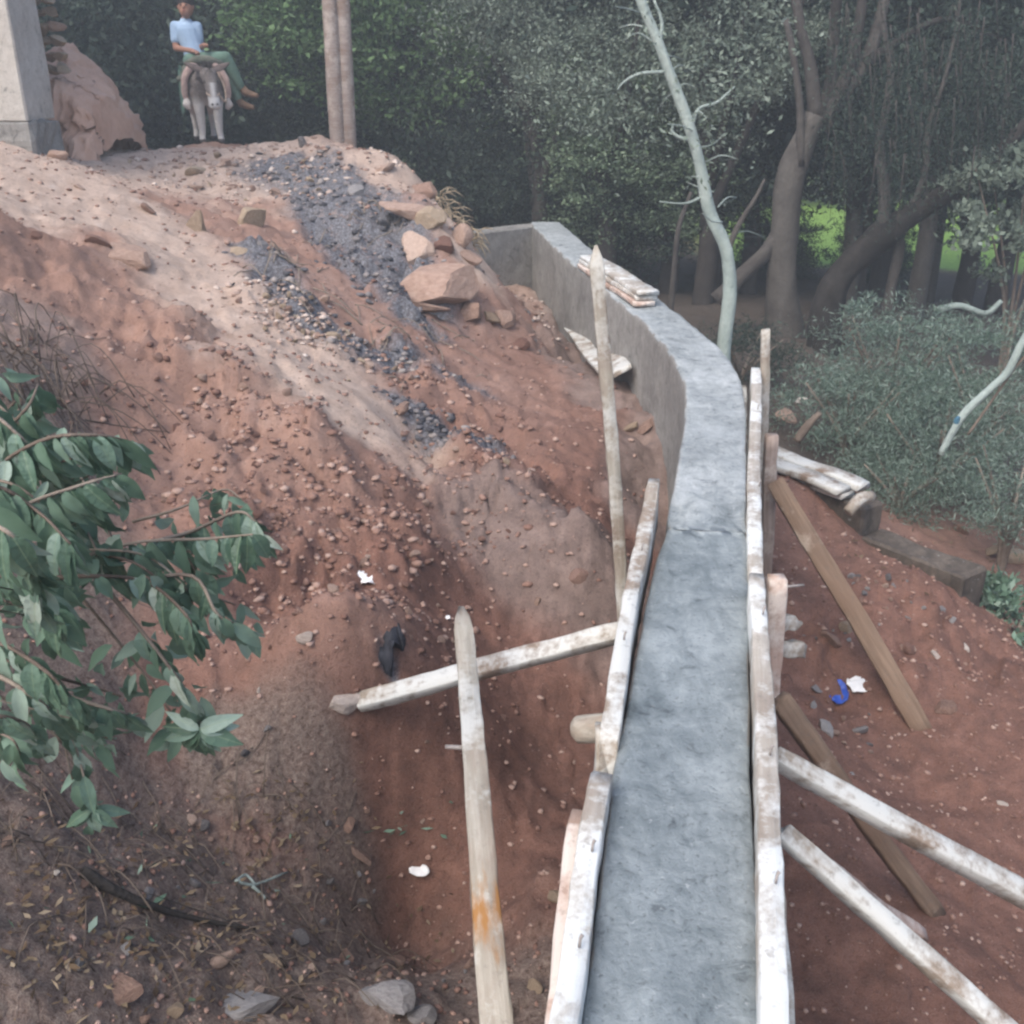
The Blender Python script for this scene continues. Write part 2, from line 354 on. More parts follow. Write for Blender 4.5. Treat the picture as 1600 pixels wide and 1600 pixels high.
M = dict(
 ground=ground_mat(),
 redclod=stone_mat('red_clod', [(.17, .09, .07), (.28, .165, .13), (.42, .28, .23)], 12),
 pinkrock=stone_mat('pink_rock', [(.22, .13, .10), (.42, .29, .23), (.60, .46, .38)], 7),
 tanrock=stone_mat('tan_rock', [(.24, .17, .12), (.42, .32, .23), (.58, .47, .36)], 7),
 greyrock=stone_mat('grey_rock', [(.13, .12, .12), (.28, .26, .26), (.46, .44, .43)], 7),
 charrock=stone_mat('charred_rock', [(.03, .03, .035), (.10, .10, .115), (.30, .29, .30)], 9),
 whiterock=stone_mat('white_stone', [(.45, .36, .31), (.62, .54, .48), (.75, .70, .65)], 5),
 mud=stone_mat('mud_bank', [(.40, .215, .145), (.60, .38, .28), (.74, .56, .45)], 3),
 plank=wood_mat('cement_splashed_wood', (.27, .225, .18), (.44, .39, .33), (.60, .60, .57), .48),
 plank_white=wood_mat('cement_coated_wood', (.36, .32, .27), (.52, .48, .43), (.68, .69, .67), .42, (.27, .22, .18)),
 stake=wood_mat('weathered_wood', (.30, .27, .22), (.46, .42, .36), (.55, .54, .50), .36),
 brown=wood_mat('raw_brown_wood', (.15, .10, .07), (.27, .19, .135), (.38, .31, .25), .2),
 post=wood_mat('grey_post_wood', (.24, .19, .17), (.42, .35, .31), (.46, .40, .36), .3),
 pinkwood=wood_mat('pink_wood', (.45, .31, .25), (.58, .44, .37), (.66, .58, .52), .4),
 wet=concrete_mat('fresh_concrete', (.12, .145, .155), (.215, .245, .255), (.33, .365, .375), .5, ((.20, .22, .225), (.33, .355, .36), (.47, .495, .50))),
 cured=concrete_mat('cured_concrete', (.22, .235, .235), (.38, .40, .40), (.56, .58, .58)),
 face=concrete_mat('wall_face_concrete', (.17, .16, .15), (.25, .24, .225), (.34, .33, .31)),
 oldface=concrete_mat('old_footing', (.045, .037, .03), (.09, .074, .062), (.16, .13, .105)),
 plaster=concrete_mat('plaster', (.36, .33, .30), (.46, .43, .39), (.55, .52, .48)),
 bark=stone_mat('bark', [(.025, .022, .02), (.06, .052, .048), (.11, .10, .09)], 6),
 bark_pale=stone_mat('pale_bark', [(.20, .24, .22), (.34, .40, .37), (.48, .54, .50)], 6),
 twig=stone_mat('twig', [(.10, .075, .06), (.2, .16, .13), (.33, .28, .23)], 6),
 leaf_dark=leaf_mat('leaf_dark', [(.025, .042, .034), (.05, .078, .06), (.085, .12, .092), (.15, .19, .15)]),
 leaf_mid=leaf_mat('leaf_mid', [(.09, .14, .085), (.19, .26, .16), (.28, .36, .235), (.34, .42, .30)]),
 leaf_bright=leaf_mat('leaf_bright', [(.07, .13, .055), (.14, .24, .10), (.21, .33, .15), (.3, .41, .24)]),
 leaf_grey=leaf_mat('leaf_grey', [(.11, .14, .11), (.21, .26, .205), (.31, .37, .30), (.40, .46, .39)]),
 leaf_bush=leaf_mat('leaf_bush', [(.09, .14, .105), (.19, .26, .205), (.29, .37, .31), (.38, .46, .40)]),
 leaf_near=leaf_mat('leaf_near', [(.09, .15, .10), (.15, .24, .17), (.23, .34, .26), (.36, .46, .38)], .3, .42),
 leaf_dry=leaf_mat('leaf_dry', [(.08, .05, .03), (.15, .105, .065), (.22, .165, .105), (.34, .27, .19)], .1, .7),
 trash=plain_mat('white_plastic', (.78, .78, .78), (.88, .88, .88), 20, .4),
 blue=plain_mat('blue_plastic', (.02, .06, .35), (.05, .12, .5), 20, .4),
 teal=plain_mat('teal_plastic', (.05, .14, .20), (.10, .22, .30), 20, .5),
 black=plain_mat('black_cloth', (.012, .013, .018), (.04, .042, .055), 15, .7),
 straw=plain_mat('straw', (.2, .15, .1), (.4, .33, .24), 20, .9),
 metal=plain_mat('nail_metal', (.25, .22, .2), (.4, .36, .34), 30, .5))

# ------------------------------------------------------------------ ground sheet
def build_ground():
    ys = [-60, -40, -25, -15, -9, -6]; y = -4.0
    while y < 160: ys.append(y); y += (.10 if y < .6 else .010 + .0056 * y if y < 15 else .02 * y - .2)
    ys = np.array(ys)
    s = np.linspace(-1, 1, 600); o = 1 + (np.linspace(0, 1, 26)[1:] ** 2.2) * 16; s = np.r_[-o[::-1], s, o]
    W = 2.1 + .56 * np.clip(ys, 0, 200)
    X = s[None, :] * W[:, None] + .15; Y = np.repeat(ys[:, None], len(s), 1)
    x, y = X.ravel(), Y.ravel()
    pale, ash, lit, rub, grey = [zval(x, y, z) for z in (Z_PALE, Z_ASH, Z_LIT, Z_RUB, Z_GREY)]
    z = ground_z(x, y, (pale, rub, ash))
    me = mesh_np('ground', np.stack([x, y, z], -1), grid_faces(len(ys), len(s)))
    wx = wall_x(y)
    damp_shade = sstep(-1.35, -1.95, base_z(x, y) + .12 * fbm(x * 2, y * 2, 3, 3) ) * (1 - sstep(5.6, 8, y)) * (.55 + .45 * sstep(3.9, 2.9, y)) if False else \
        np.clip(((-base_z(x, y)) - 1.45) / .5 + .5 * fbm(x * 1.8, y * 1.8, 3, 3), 0, 1) * (1 - .55 * sstep(4.2, 7, y))  # damp dug soil, with part of the pit's shade put into the darker colour
    right = (x > wx)
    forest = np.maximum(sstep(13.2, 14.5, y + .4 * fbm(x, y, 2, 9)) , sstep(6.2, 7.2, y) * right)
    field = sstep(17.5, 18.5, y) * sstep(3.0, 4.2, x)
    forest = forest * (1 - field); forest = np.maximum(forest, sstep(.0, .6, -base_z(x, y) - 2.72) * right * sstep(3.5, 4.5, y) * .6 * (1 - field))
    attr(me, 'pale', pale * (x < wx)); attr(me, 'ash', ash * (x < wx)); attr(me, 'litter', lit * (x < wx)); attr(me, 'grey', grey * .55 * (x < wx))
    attr(me, 'damp_shade', damp_shade); attr(me, 'forest', forest); attr(me, 'field', field)
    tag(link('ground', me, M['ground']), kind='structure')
build_ground()

# ------------------------------------------------------------------ concrete walls
def resample(P, ys): return np.stack([np.interp(ys, P[:, 1], P[:, 0]), ys], -1)
def wall_strip(name, y0, y1, ztop, mtop, mside, parent, step=.05, seed=0, zbot=-3.4, round_=.012):
    ys = np.linspace(y0, y1, int((y1 - y0) / step) + 2)
    def sm(P):
        o = resample(P, ys); k = 3
        pad = np.r_[np.repeat(o[:1, 0], k), o[:, 0], np.repeat(o[-1:, 0], k)]
        if name != 'fresh_section': o[:, 0] = np.convolve(pad, np.ones(2 * k + 1) / (2 * k + 1), 'valid')[:len(o)]
        return o
    L, Rr = sm(WL), sm(WR); nt = 15; rows = []
    if name == 'fresh_section': k_ = sstep(3.41, 3.2, ys); L[:, 0] -= .014 * k_; Rr[:, 0] += .016 * k_
    for i in range(len(ys)):
        l = np.array([*L[i], 0]); r = np.array([*Rr[i], 0]); row = []
        ze = ztop - (.025 * float(1 - sstep(.0, .22, ys[i] - 3.46)) if name == 'cured_section' else 0)
        for zz in (zbot, -2.6, -2.2, -1.9, -1.7, ze - .04): row.append((l[0], l[1], zz))
        row.append((l[0] + .004, l[1], ze - round_))
        for k in range(nt):
            t = (k + .5) / nt; p = l * (1 - t) + r * t; zt_ = ztop - (.025 * float(1 - sstep(.0, .22, ys[i] - 3.42 - .045 * (1 + math.sin(t * 9 + 1)))) if name == 'cured_section' else 0)
            row.append((p[0], p[1], zt_ + .011 * float(fbm(p[0] * 7, p[1] * 7, 3, seed)) + .006 * float(fbm(p[0] * 30, p[1] * 30, 2, seed + 3))))
        row.append((r[0] - .004, r[1], ze - round_))
        for zz in (ze - .04, -1.7, -1.9, -2.2, -2.6, zbot): row.append((r[0], r[1], zz))
        rows.append(row)
    V = np.array(rows); nc = V.shape[1]
    jit = .006 * fbm(V[..., 1] * 5, V[..., 2] * 5, 3, seed + 8); V[..., 0] += jit
    Fq = grid_faces(len(ys), nc)[:, ::-1]
    e0 = np.array([[k, k + 1, nc - 2 - k, nc - 1 - k] for k in range(nc // 2 - 1)]); e1 = e0[:, ::-1] + (len(ys) - 1) * nc
    me = mesh_np(name, V.reshape(-1, 3), np.vstack([Fq, e0, e1]), False)
    me.materials.append(mtop); me.materials.append(mside)
    cz = np.array([abs(p.normal.z) < .5 for p in me.polygons], np.int32); me.polygons.foreach_set('material_index', cz)
    o = bpy.data.objects.new(name, me); COL.objects.link(o); o.parent = parent; return o
cw = empty('concrete_wall'); tag(cw, 'long curving concrete wall, fresh wet near the camera and dry grey at the far bend', 'wall')
wall_strip('fresh_section', -3, 3.41, -1.525, M['wet'], M['face'], cw, seed=3)
wall_strip('cured_section', 3.4104, 11.9, -1.5, M['wet'], M['face'], cw, seed=3)
def block(name, quad, z0, z1, mat, parent=None, sub=10, noise=.006, seed=0):
    """prism over a plan quad with slightly uneven faces"""
    bm = bmesh.new(); vs = [bm.verts.new((x, y, z)) for z in (z0, z1) for x, y in quad]
    bm.faces.new(vs[3::-1]); bm.faces.new(vs[4:])
    for i in range(4): bm.faces.new((vs[i], vs[(i + 1) % 4], vs[4 + (i + 1) % 4], vs[4 + i]))
    bmesh.ops.bevel(bm, geom=bm.edges[:], offset=.012, segments=1, affect='EDGES')
    bmesh.ops.triangulate(bm, faces=bm.faces[:]) if False else None
    bmesh.ops.subdivide_edges(bm, edges=[e for e in bm.edges if e.calc_length() > .1], cuts=sub, use_grid_fill=True)
    for v in bm.verts:
        c = v.co; n = fbm(np.array([c.x * 4 + c.z]), np.array([c.y * 4 - c.z * 3]), 3, seed)[0]; v.co += v.normal * float(n) * noise * 2
    me = bpy.data.meshes.new(name); bm.to_mesh(me); bm.free(); return link(name, me, mat, parent)
block('return_section', [(-.75, 10.75), (.235, 11.62), (.235, 11.95), (-.9, 11.0)], -3, -1.515, M['face'], cw, seed=5)

# low wall on the right
pA, pB, pC = atZ(1196, 735, -2.25), atZ(1345, 825, -2.36), atZ(1500, 940, -2.55)
lw = empty('low_concrete_wall', (0, 0, 0)); tag(lw, 'low dark concrete footing wall right of the curved wall below the stacked boards', 'wall')
def seg(a, b, w, zt, zb, nm):
    d = (b - a); d.z = 0; d.normalize(); n = Vector((-d.y, d.x, 0)) * w
    if n.y < 0: n = -n
    q = [(a.x, a.y), (b.x, b.y), (b.x + n.x, b.y + n.y), (a.x + n.x, a.y + n.y)]
    return block(nm, q, zb, zt, M['face'], lw, 8, .015, 4)
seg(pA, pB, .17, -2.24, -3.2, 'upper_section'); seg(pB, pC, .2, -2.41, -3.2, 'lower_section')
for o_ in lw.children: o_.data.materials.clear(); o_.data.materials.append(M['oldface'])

# ------------------------------------------------------------------ planks, stakes, braces
def plank(name, p0, p1, w, t, mat, label, group=None, up=(0, 0, 1), pointed=0, taper=1.0, bow=0, seed=0, cat='plank', parent=None, rough=.0045, top=False):
    """timber from p0 to p1: w across, t along 'up'"""
    p0, p1 = Vector(p0), Vector(p1)
    if top: p0.z -= t / 2; p1.z -= t / 2
    X = (p1 - p0); L = X.length; X.normalize(); U = Vector(up)
    Yv = U.cross(X).normalized(); Zv = X.cross(Yv).normalized()
    n = max(6, int(L / .06)); r = np.random.default_rng(seed + int(L * 1000))
    ch = min(.12, .004 / min(w, t)); ca, cb = .5 - ch * min(w, t) / w, .5 - ch * min(w, t) / t
    prof = [(-.5, -cb), (-ca, -.5), (ca, -.5), (.5, -cb), (.5, cb), (ca, .5), (-ca, .5), (-.5, cb)]
    V = []
    ph = r.random(3) * 6
    for i in range(n + 1):
        s = i / n; k = 1 + (taper - 1) * s
        if pointed and s * L > L - pointed: k *= max(.22, (L - s * L) / pointed)
        if pointed and i == n: k = .2
        b = bow * math.sin(math.pi * s) + .004 * math.sin(s * 7 + ph[0]); b2 = .004 * math.sin(s * 9 + ph[1])
        e = .012 if i in (0, n) else 0
        for (a, c) in prof:
            V.append((s * L + (r.random() - .5) * (.008 if i in (0, n) else 0), a * w * k * (1 - e * 4) + b + (r.random() - .5) * rough, c * t * k * (1 - e * 4) + b2 + (r.random() - .5) * rough))
    Fq = grid_faces(n + 1, 8, True)
    e0 = [[0, 7, 6, 5], [0, 5, 4, 1], [1, 4, 3, 2]]; k = n * 8; e1 = [[k + a for a in q[::-1]] for q in e0]
    me = mesh_np(name, V, np.vstack([Fq, e0, e1]), False)
    o = link(name, me, mat, parent)
    o.matrix_world = Matrix.Translation(p0) @ Matrix(((X.x, Yv.x, Zv.x), (X.y, Yv.y, Zv.y), (X.z, Yv.z, Zv.z))).to_4x4()
    if label: tag(o, label, cat, group)
    return o
def tab(px, z): return atZ(px[0], px[1], z)
# right formwork
plank('formwork_plank', tab((1179, 900), -1.50), tab((1181, 572), -1.47), .052, .12, M['plank_white'], 'far white cement-caked plank along the right edge of the wall', 'formwork planks along the wall', seed=1, top=True)
plank('formwork_plank', atZ(1228, 1850, -1.45), tab((1184, 896), -1.45), .048, .14, M['plank_white'], 'long white plank along the right edge of the wet concrete, nearest the camera', 'formwork planks along the wall', seed=2, top=True)
for k, (ya, yb, zz) in enumerate(((.2, 2.8, -1.68), (2.75, 5.5, -1.70))):
    o_ = [np.interp(y, WR[:, 1], WR[:, 0]) + .035 for y in (ya, yb)]
    plank('formwork_plank', (o_[0], ya, zz), (o_[1], yb, zz), .03, .26, M['plank'],
          ['wide shutter board under the near right plank', 'wide shutter board under the far right plank'][k], 'formwork planks along the wall', seed=5 + k)
# left formwork
plank('formwork_plank', tab((948, 1150), -1.49), tab((1021, 747), -1.42), .048, .19, M['plank'], 'narrow cement-splashed plank on edge along the left of the wall behind the short log', 'formwork planks along the wall', seed=3, top=True)
plank('formwork_plank', atZ(845, 1800, -1.46), tab((941, 1204), -1.46), .050, .16, M['plank_white'], 'thick white plank at the near left edge of the wet concrete', 'formwork planks along the wall', seed=4, top=True)
plank('formwork_plank', atZ(842, 1800, -1.52), tab((903, 1262), -1.50), .035, .20, M['pinkwood'], 'pinkish board outside the near left white plank', 'formwork planks along the wall', seed=6, top=True)
a = tab((943, 1190), -1.58); plank('formwork_block', (a.x, a.y, -1.75), (a.x + .006, a.y + .03, -1.5), .05, .05, M['stake'], 'small upright wooden block between the two left planks', up=(0, 1, 0), cat='block')
a = tab((893, 1140), -1.62); b_ = tab((955, 1137), -1.60)
V, Fq = tube_data([a, a.lerp(b_, .15), a.lerp(b_, .5), b_], [.018, .036, .04, .04], 12, 3, .04, 3)
lo = link('short_log', mesh_np('short_log', V, Fq), M['stake']); tag(lo, 'short rounded log stub sticking out left of the formwork', 'log')
# stakes
def stake(top, w, t, z, foot_y=None, **k): return None
plank('wooden_stake', atY(976, 945, 3.92) - Vector((-.02, 0, .25)), atY(932, 384, 3.9), .052, .045, M['stake'], 'tall thin leaning stake in front of the far bend of the wall', 'stakes of the formwork', up=(0, 1, 0), pointed=.05, seed=11, cat='stake')
def rust_mat():
    m = M['stake'].copy(); m.name = 'rusty_wood'; nt = m.node_tree; g = NT(nt); b = nt.nodes['Principled BSDF']; src = b.inputs['Base Color'].links[0].from_socket
    sp = nt.nodes.new('ShaderNodeSeparateXYZ'); g.l(g.co(), sp.inputs[0]); d = g.math('ABSOLUTE', g.math('SUBTRACT', sp.outputs[0], RUSTX))
    n = g.noise(g.mapping(g.co(), (.5, 2, 2)), 16, 4, .6); k = g.math('MULTIPLY', g.math('SUBTRACT', g.math('SUBTRACT', n, .30), g.math('MULTIPLY', d, 2.2)), 4.0, True)
    g.l(g.mix(k, src, (.34, .17, .06)), b.inputs['Base Color']); return m
tip, bot = atY(719, 950, 2.85), atZ(778, 1605, -1.88); foot = bot + (bot - tip).normalized() * .9
vb = [(abs(800 - F * ((q.y * ST + q.z * CT) / (q.y * CT - q.z * ST)) - 1430), (q - foot).length) for q in [foot.lerp(tip, i / 200) for i in range(20, 200)]]
RUSTX = min(vb)[1]; M['rusty'] = rust_mat()
st = plank('wooden_stake', foot, tip, .082, .07, M['rusty'], 'thick pointed grey stake rising from the pit with a rusty stain', 'stakes of the formwork', pointed=.07, taper=.66, seed=12, cat='stake')
nl = tip.lerp(bot, .42); V, Fq = tube_data([nl + Vector((-.075, 0, .0)), nl + Vector((0, .0, -.005))], [.006, .007], 6, 1)
nlo = link('nail', mesh_np('nail', V, Fq), M['metal']); nlo.parent = st; nlo.matrix_parent_inverse = st.matrix_world.inverted()
sx = lambda y, e: float(np.interp(y, WR[:, 1], WR[:, 0])) + e
def vstake(u, v, Y, ln, w, mat, label, seed, lean=0.0):
    top = atY(u, v, Y)
    return plank('wooden_stake', (top.x + lean, top.y + .02, top.z - ln), top, w, w * .85, mat, label, 'stakes of the formwork', up=(0, 1, 0), seed=seed, cat='stake')
vstake(1197, 515, 5.45, 1.5, .046, M['stake'], 'tallest upright stake on the far right side of the formwork', 21, .10)
vstake(1207, 680, 4.55, 1.3, .058, M['post'], 'upright stake right of the wall beside the stacked boards', 22, .06)
vstake(1214, 903, 3.05, 1.2, .060, M['pinkwood'], 'pale-topped upright stake on the right above the protruding board ends', 23, .05)
for i, (v0, v1, lb) in enumerate(((955, 990, 'upper pointed board end sticking out right of the formwork'), (1000, 1025, 'lower blunt board end sticking out right of the formwork'))):
    a = atY(1215, (v0 + v1) / 2, 3.1); b_ = atY(1253, (v0 + v1) / 2 + 2, 3.15)
    plank('board_end', a, b_, .05, .055, M['stake'], lb, up=(0, .3, 1), seed=30 + i, cat='board', pointed=.06 if i == 0 else 0)
a = atY(1215, 918, 3.3); V, Fq = tube_data([a, a + Vector((.10, .02, 0))], [.006, .005], 6, 1); tag(link('nail', mesh_np('nail', V, Fq), M['metal']), 'bent nail sticking out beside the pale-topped stake', 'nail')
# strut in the pit
sl = ghit(566, 1108); plank('wooden_strut', sl + Vector((-.01, 0, .03)), tab((980, 985), -1.66), .062, .05, M['plank'], 'horizontal strut wedged between a stone in the pit and the left formwork', up=(0, -.6, 1), seed=41, cat='strut')
# braces on the right
gA = ghit(1445, 1138); plank('wooden_brace', atZ(1212, 752, -1.74), gA - Vector((0, 0, .02)), .085, .04, M['brown'], 'long brown brace slanting from the far right formwork to the red ground', 'braces on the right of the formwork', up=(-.5, -.6, 1), seed=51, taper=1.1, cat='brace')
gB = ghit(1465, 1425); plank('wooden_brace', atZ(1218, 1095, -1.72), gB - Vector((0, 0, .02)), .062, .04, M['brown'], 'tan brace passing under the thick pale beam', 'braces on the right of the formwork', up=(-.4, -.6, 1), seed=52, cat='brace')
pc0 = atZ(1212, 1182, -1.62); pc1 = atZ(1620, 1410, -2.15); pc2 = pc1 + (pc1 - pc0).normalized() * .7
plank('wooden_brace', pc0, pc2, .050, .046, M['plank'], 'thick pale beam running from the formwork out of the right edge', 'braces on the right of the formwork', up=(0, -.5, 1), seed=53, taper=1.45, cat='brace')
pd0 = atZ(1222, 1298, -1.66); pd1 = atZ(1570, 1610, -2.05); pd2 = pd1 + (pd1 - pd0).normalized() * .6
plank('wooden_brace', pd0, pd2, .047, .042, M['plank'], 'pale brace in the lower right corner nearest the camera', 'braces on the right of the formwork', up=(0, -.5, 1), seed=54, taper=1.1, cat='brace')
gE = ghit(1442, 1463); plank('wooden_brace', atZ(1240, 1318, -1.95), gE, .042, .03, M['pinkwood'], 'thin brownish brace lying just behind the lower right pale brace', 'braces on the right of the formwork', up=(0, -.5, 1), seed=55, cat='brace')

for i, (u, v, z) in enumerate(((1184, 640, -1.46), (1186, 760, -1.47), (1192, 960, -1.44), (1203, 1180, -1.44), (1212, 1380, -1.44), (1003, 860, -1.43), (975, 1000, -1.45), (925, 1330, -1.455), (905, 1480, -1.455))):
    p = atZ(u, v, z); V, Fq = tube_data([p, p + Vector((.002, .003, .018)), p + Vector((.006, .006, .024))], [.003, .003, .004], 6, 2)
    tag(link('nail', mesh_np('nail', V, Fq), M['metal']), 'small nail standing out of the timber, ' + ['farthest on the right plank', 'second farthest on the right plank', 'just past the plank joint on the right', 'halfway along the near right plank', 'nearest on the right plank', 'farthest on the left plank', 'above the strut on the left plank', 'on the thick near left plank, the farther one', 'on the thick near left plank, the nearer one'][i], 'nail', 'nails in the formwork')
# stack of boards on the wall
def dirn(a, b): d = (b - a); return d.normalized()
q0, q1 = atZ(918, 408, -1.44), atZ(1012, 468, -1.44)
for i in range(3):
    off = Vector((.015 * i - .02, .03 * (i % 2), 0)); z = -1.473 + .037 * i
    a, b_ = Vector((q0.x, q0.y, z)) + off, Vector((q1.x, q1.y, z)) + off
    plank('formwork_board', a, b_, .16, .032, M['pinkwood'] if i == 0 else M['plank_white'], ['lowest pinkish board', 'middle white board', 'topmost white board'][i] + ' of the stack on top of the wall', 'boards stacked on the wall', seed=60 + i, cat='board')
a = ghit(905, 520); b_ = ghit(965, 612)
plank('formwork_board', a + Vector((.02, 0, .15)), b_ + Vector((.02, 0, .14)), .16, .03, M['plank'], 'pale board leaning at the foot of the wall, nearest the wall', 'boards at the foot of the wall', up=(-.5, -.4, 1), seed=71, cat='board')
a = ghit(893, 528); b_ = ghit(945, 600)
plank('formwork_board', a + Vector((-.02, 0, .11)), b_ + Vector((.0, 0, .10)), .12, .03, M['plank'], 'pale board lying on the slope left of the leaning board', 'boards at the foot of the wall', up=(-.2, -.4, 1), seed=72, cat='board')
r0, r1 = atZ(1185, 690, -2.1), atZ(1330, 745, -2.1)
dd = dirn(r0, r1); nn = Vector((-dd.y, dd.x, 0))
for i, (of, z, lb) in enumerate(((0, -2.218, 'bottom board of the stack on the low right wall'), (-.05, -2.172, 'front top board of the stack on the low right wall'), (.085, -2.168, 'rear top board of the stack on the low right wall'))):
    a, b_ = Vector((r0.x, r0.y, z)) + nn * of, Vector((r1.x, r1.y, z)) + nn * of + dd * (.03 if i == 2 else 0)
    plank('formwork_board', a, b_, .12, .038, M['plank'], lb, 'boards stacked on the low wall', seed=80 + i, cat='board')
a = atZ(1325, 800, -2.2); b_ = atZ(1362, 775, -2.15); V, Fq = tube_data([a, a.lerp(b_, .5) + Vector((0, 0, .03)), b_], [.03, .035, .03], 8, 3, .08, 4)
tag(link('log', mesh_np('log', V, Fq), M['stake']), 'short weathered log lying on the low right wall beyond the boards', 'log')

# twin posts on the crest
for i, (u0, u1, lb) in enumerate(((515, 528, 'left one of the two tall grey wooden posts on the crest'), (536, 545, 'right one of the two tall grey wooden posts on the crest'))):
    b0 = atY(u1, 232, 12.0 + .05 * i); b0.z = gz(b0.x, b0.y) - .4; tp = atY(u0 - 3 + 1 * i, -60, 12.0 + .05 * i); tp.z += 1.2
    V, Fq = tube_data([b0, b0.lerp(tp, .35), b0.lerp(tp, .7), tp], [.088, .084, .08, .072], 14, 8, .035, 5 + i)
    o = link('wooden_post', mesh_np('wooden_post', V, Fq), M['post']); tag(o, lb, 'post', 'pair of posts on the crest')

# ------------------------------------------------------------------ rocks and clods
def rock_mesh(name, seed, sub=2, flat=.8, cuts=11, noise=.10):
    r = random.Random(seed); bm = bmesh.new(); bmesh.ops.create_icosphere(bm, subdivisions=sub, radius=1)
    sx_, sy_, sz_ = r.uniform(.75, 1.25), r.uniform(.7, 1.05), flat * r.uniform(.75, 1.15)
    pl = [(Vector((r.gauss(0, 1), r.gauss(0, 1), r.gauss(0, .8))).normalized(), r.uniform(.38, .78)) for _ in range(cuts)]
    for v in bm.verts:
        c = v.co.copy()
        for n, d in pl:
            k = c.dot(n)
            if k > d: c -= n * (k - d) * .97
        c += c.normalized() * noise * float(fbm(np.array([c.x * 1.6 + seed]), np.array([c.y * 1.6 + c.z * 1.3]), 3, seed % 50)[0])
        v.co = Vector((c.x * sx_, c.y * sy_, c.z * sz_))
    me = bpy.data.meshes.new(name); bm.to_mesh(me); bm.free()
    me.polygons.foreach_set('use_smooth', np.full(len(me.polygons), sub > 3)); return me
def rockset(mat, n, sub=2, s0=0, **k):
    out = []
    for i in range(n): me = rock_mesh('rock', s0 + i, sub, **k); me.materials.append(M[mat]); out.append(me)
    return out
RS = {k: rockset(k, 4, 3, s0=i * 10) for i, k in enumerate(['pinkrock', 'tanrock', 'greyrock', 'charrock', 'whiterock'])}
RSs = {k: rockset(k, 5, 2, s0=100 + i * 10) for i, k in enumerate(['redclod', 'pinkrock', 'tanrock', 'greyrock', 'charrock'])}
def place_rock(me, p, s, label, cat='rock', group=None, name='rock', sink=.3, sc=(1, 1, 1), rot=None):
    o = bpy.data.objects.new(name, me); COL.objects.link(o); r = random
    o.location = (p[0], p[1], p[2] + s * (.5 - sink) * sc[2]); o.scale = (s * sc[0], s * sc[1], s * sc[2])
    o.rotation_euler = rot if rot else (r.uniform(-.9, .9), r.uniform(-.9, .9), r.uniform(0, 6.28)); tag(o, label, cat, group); return o
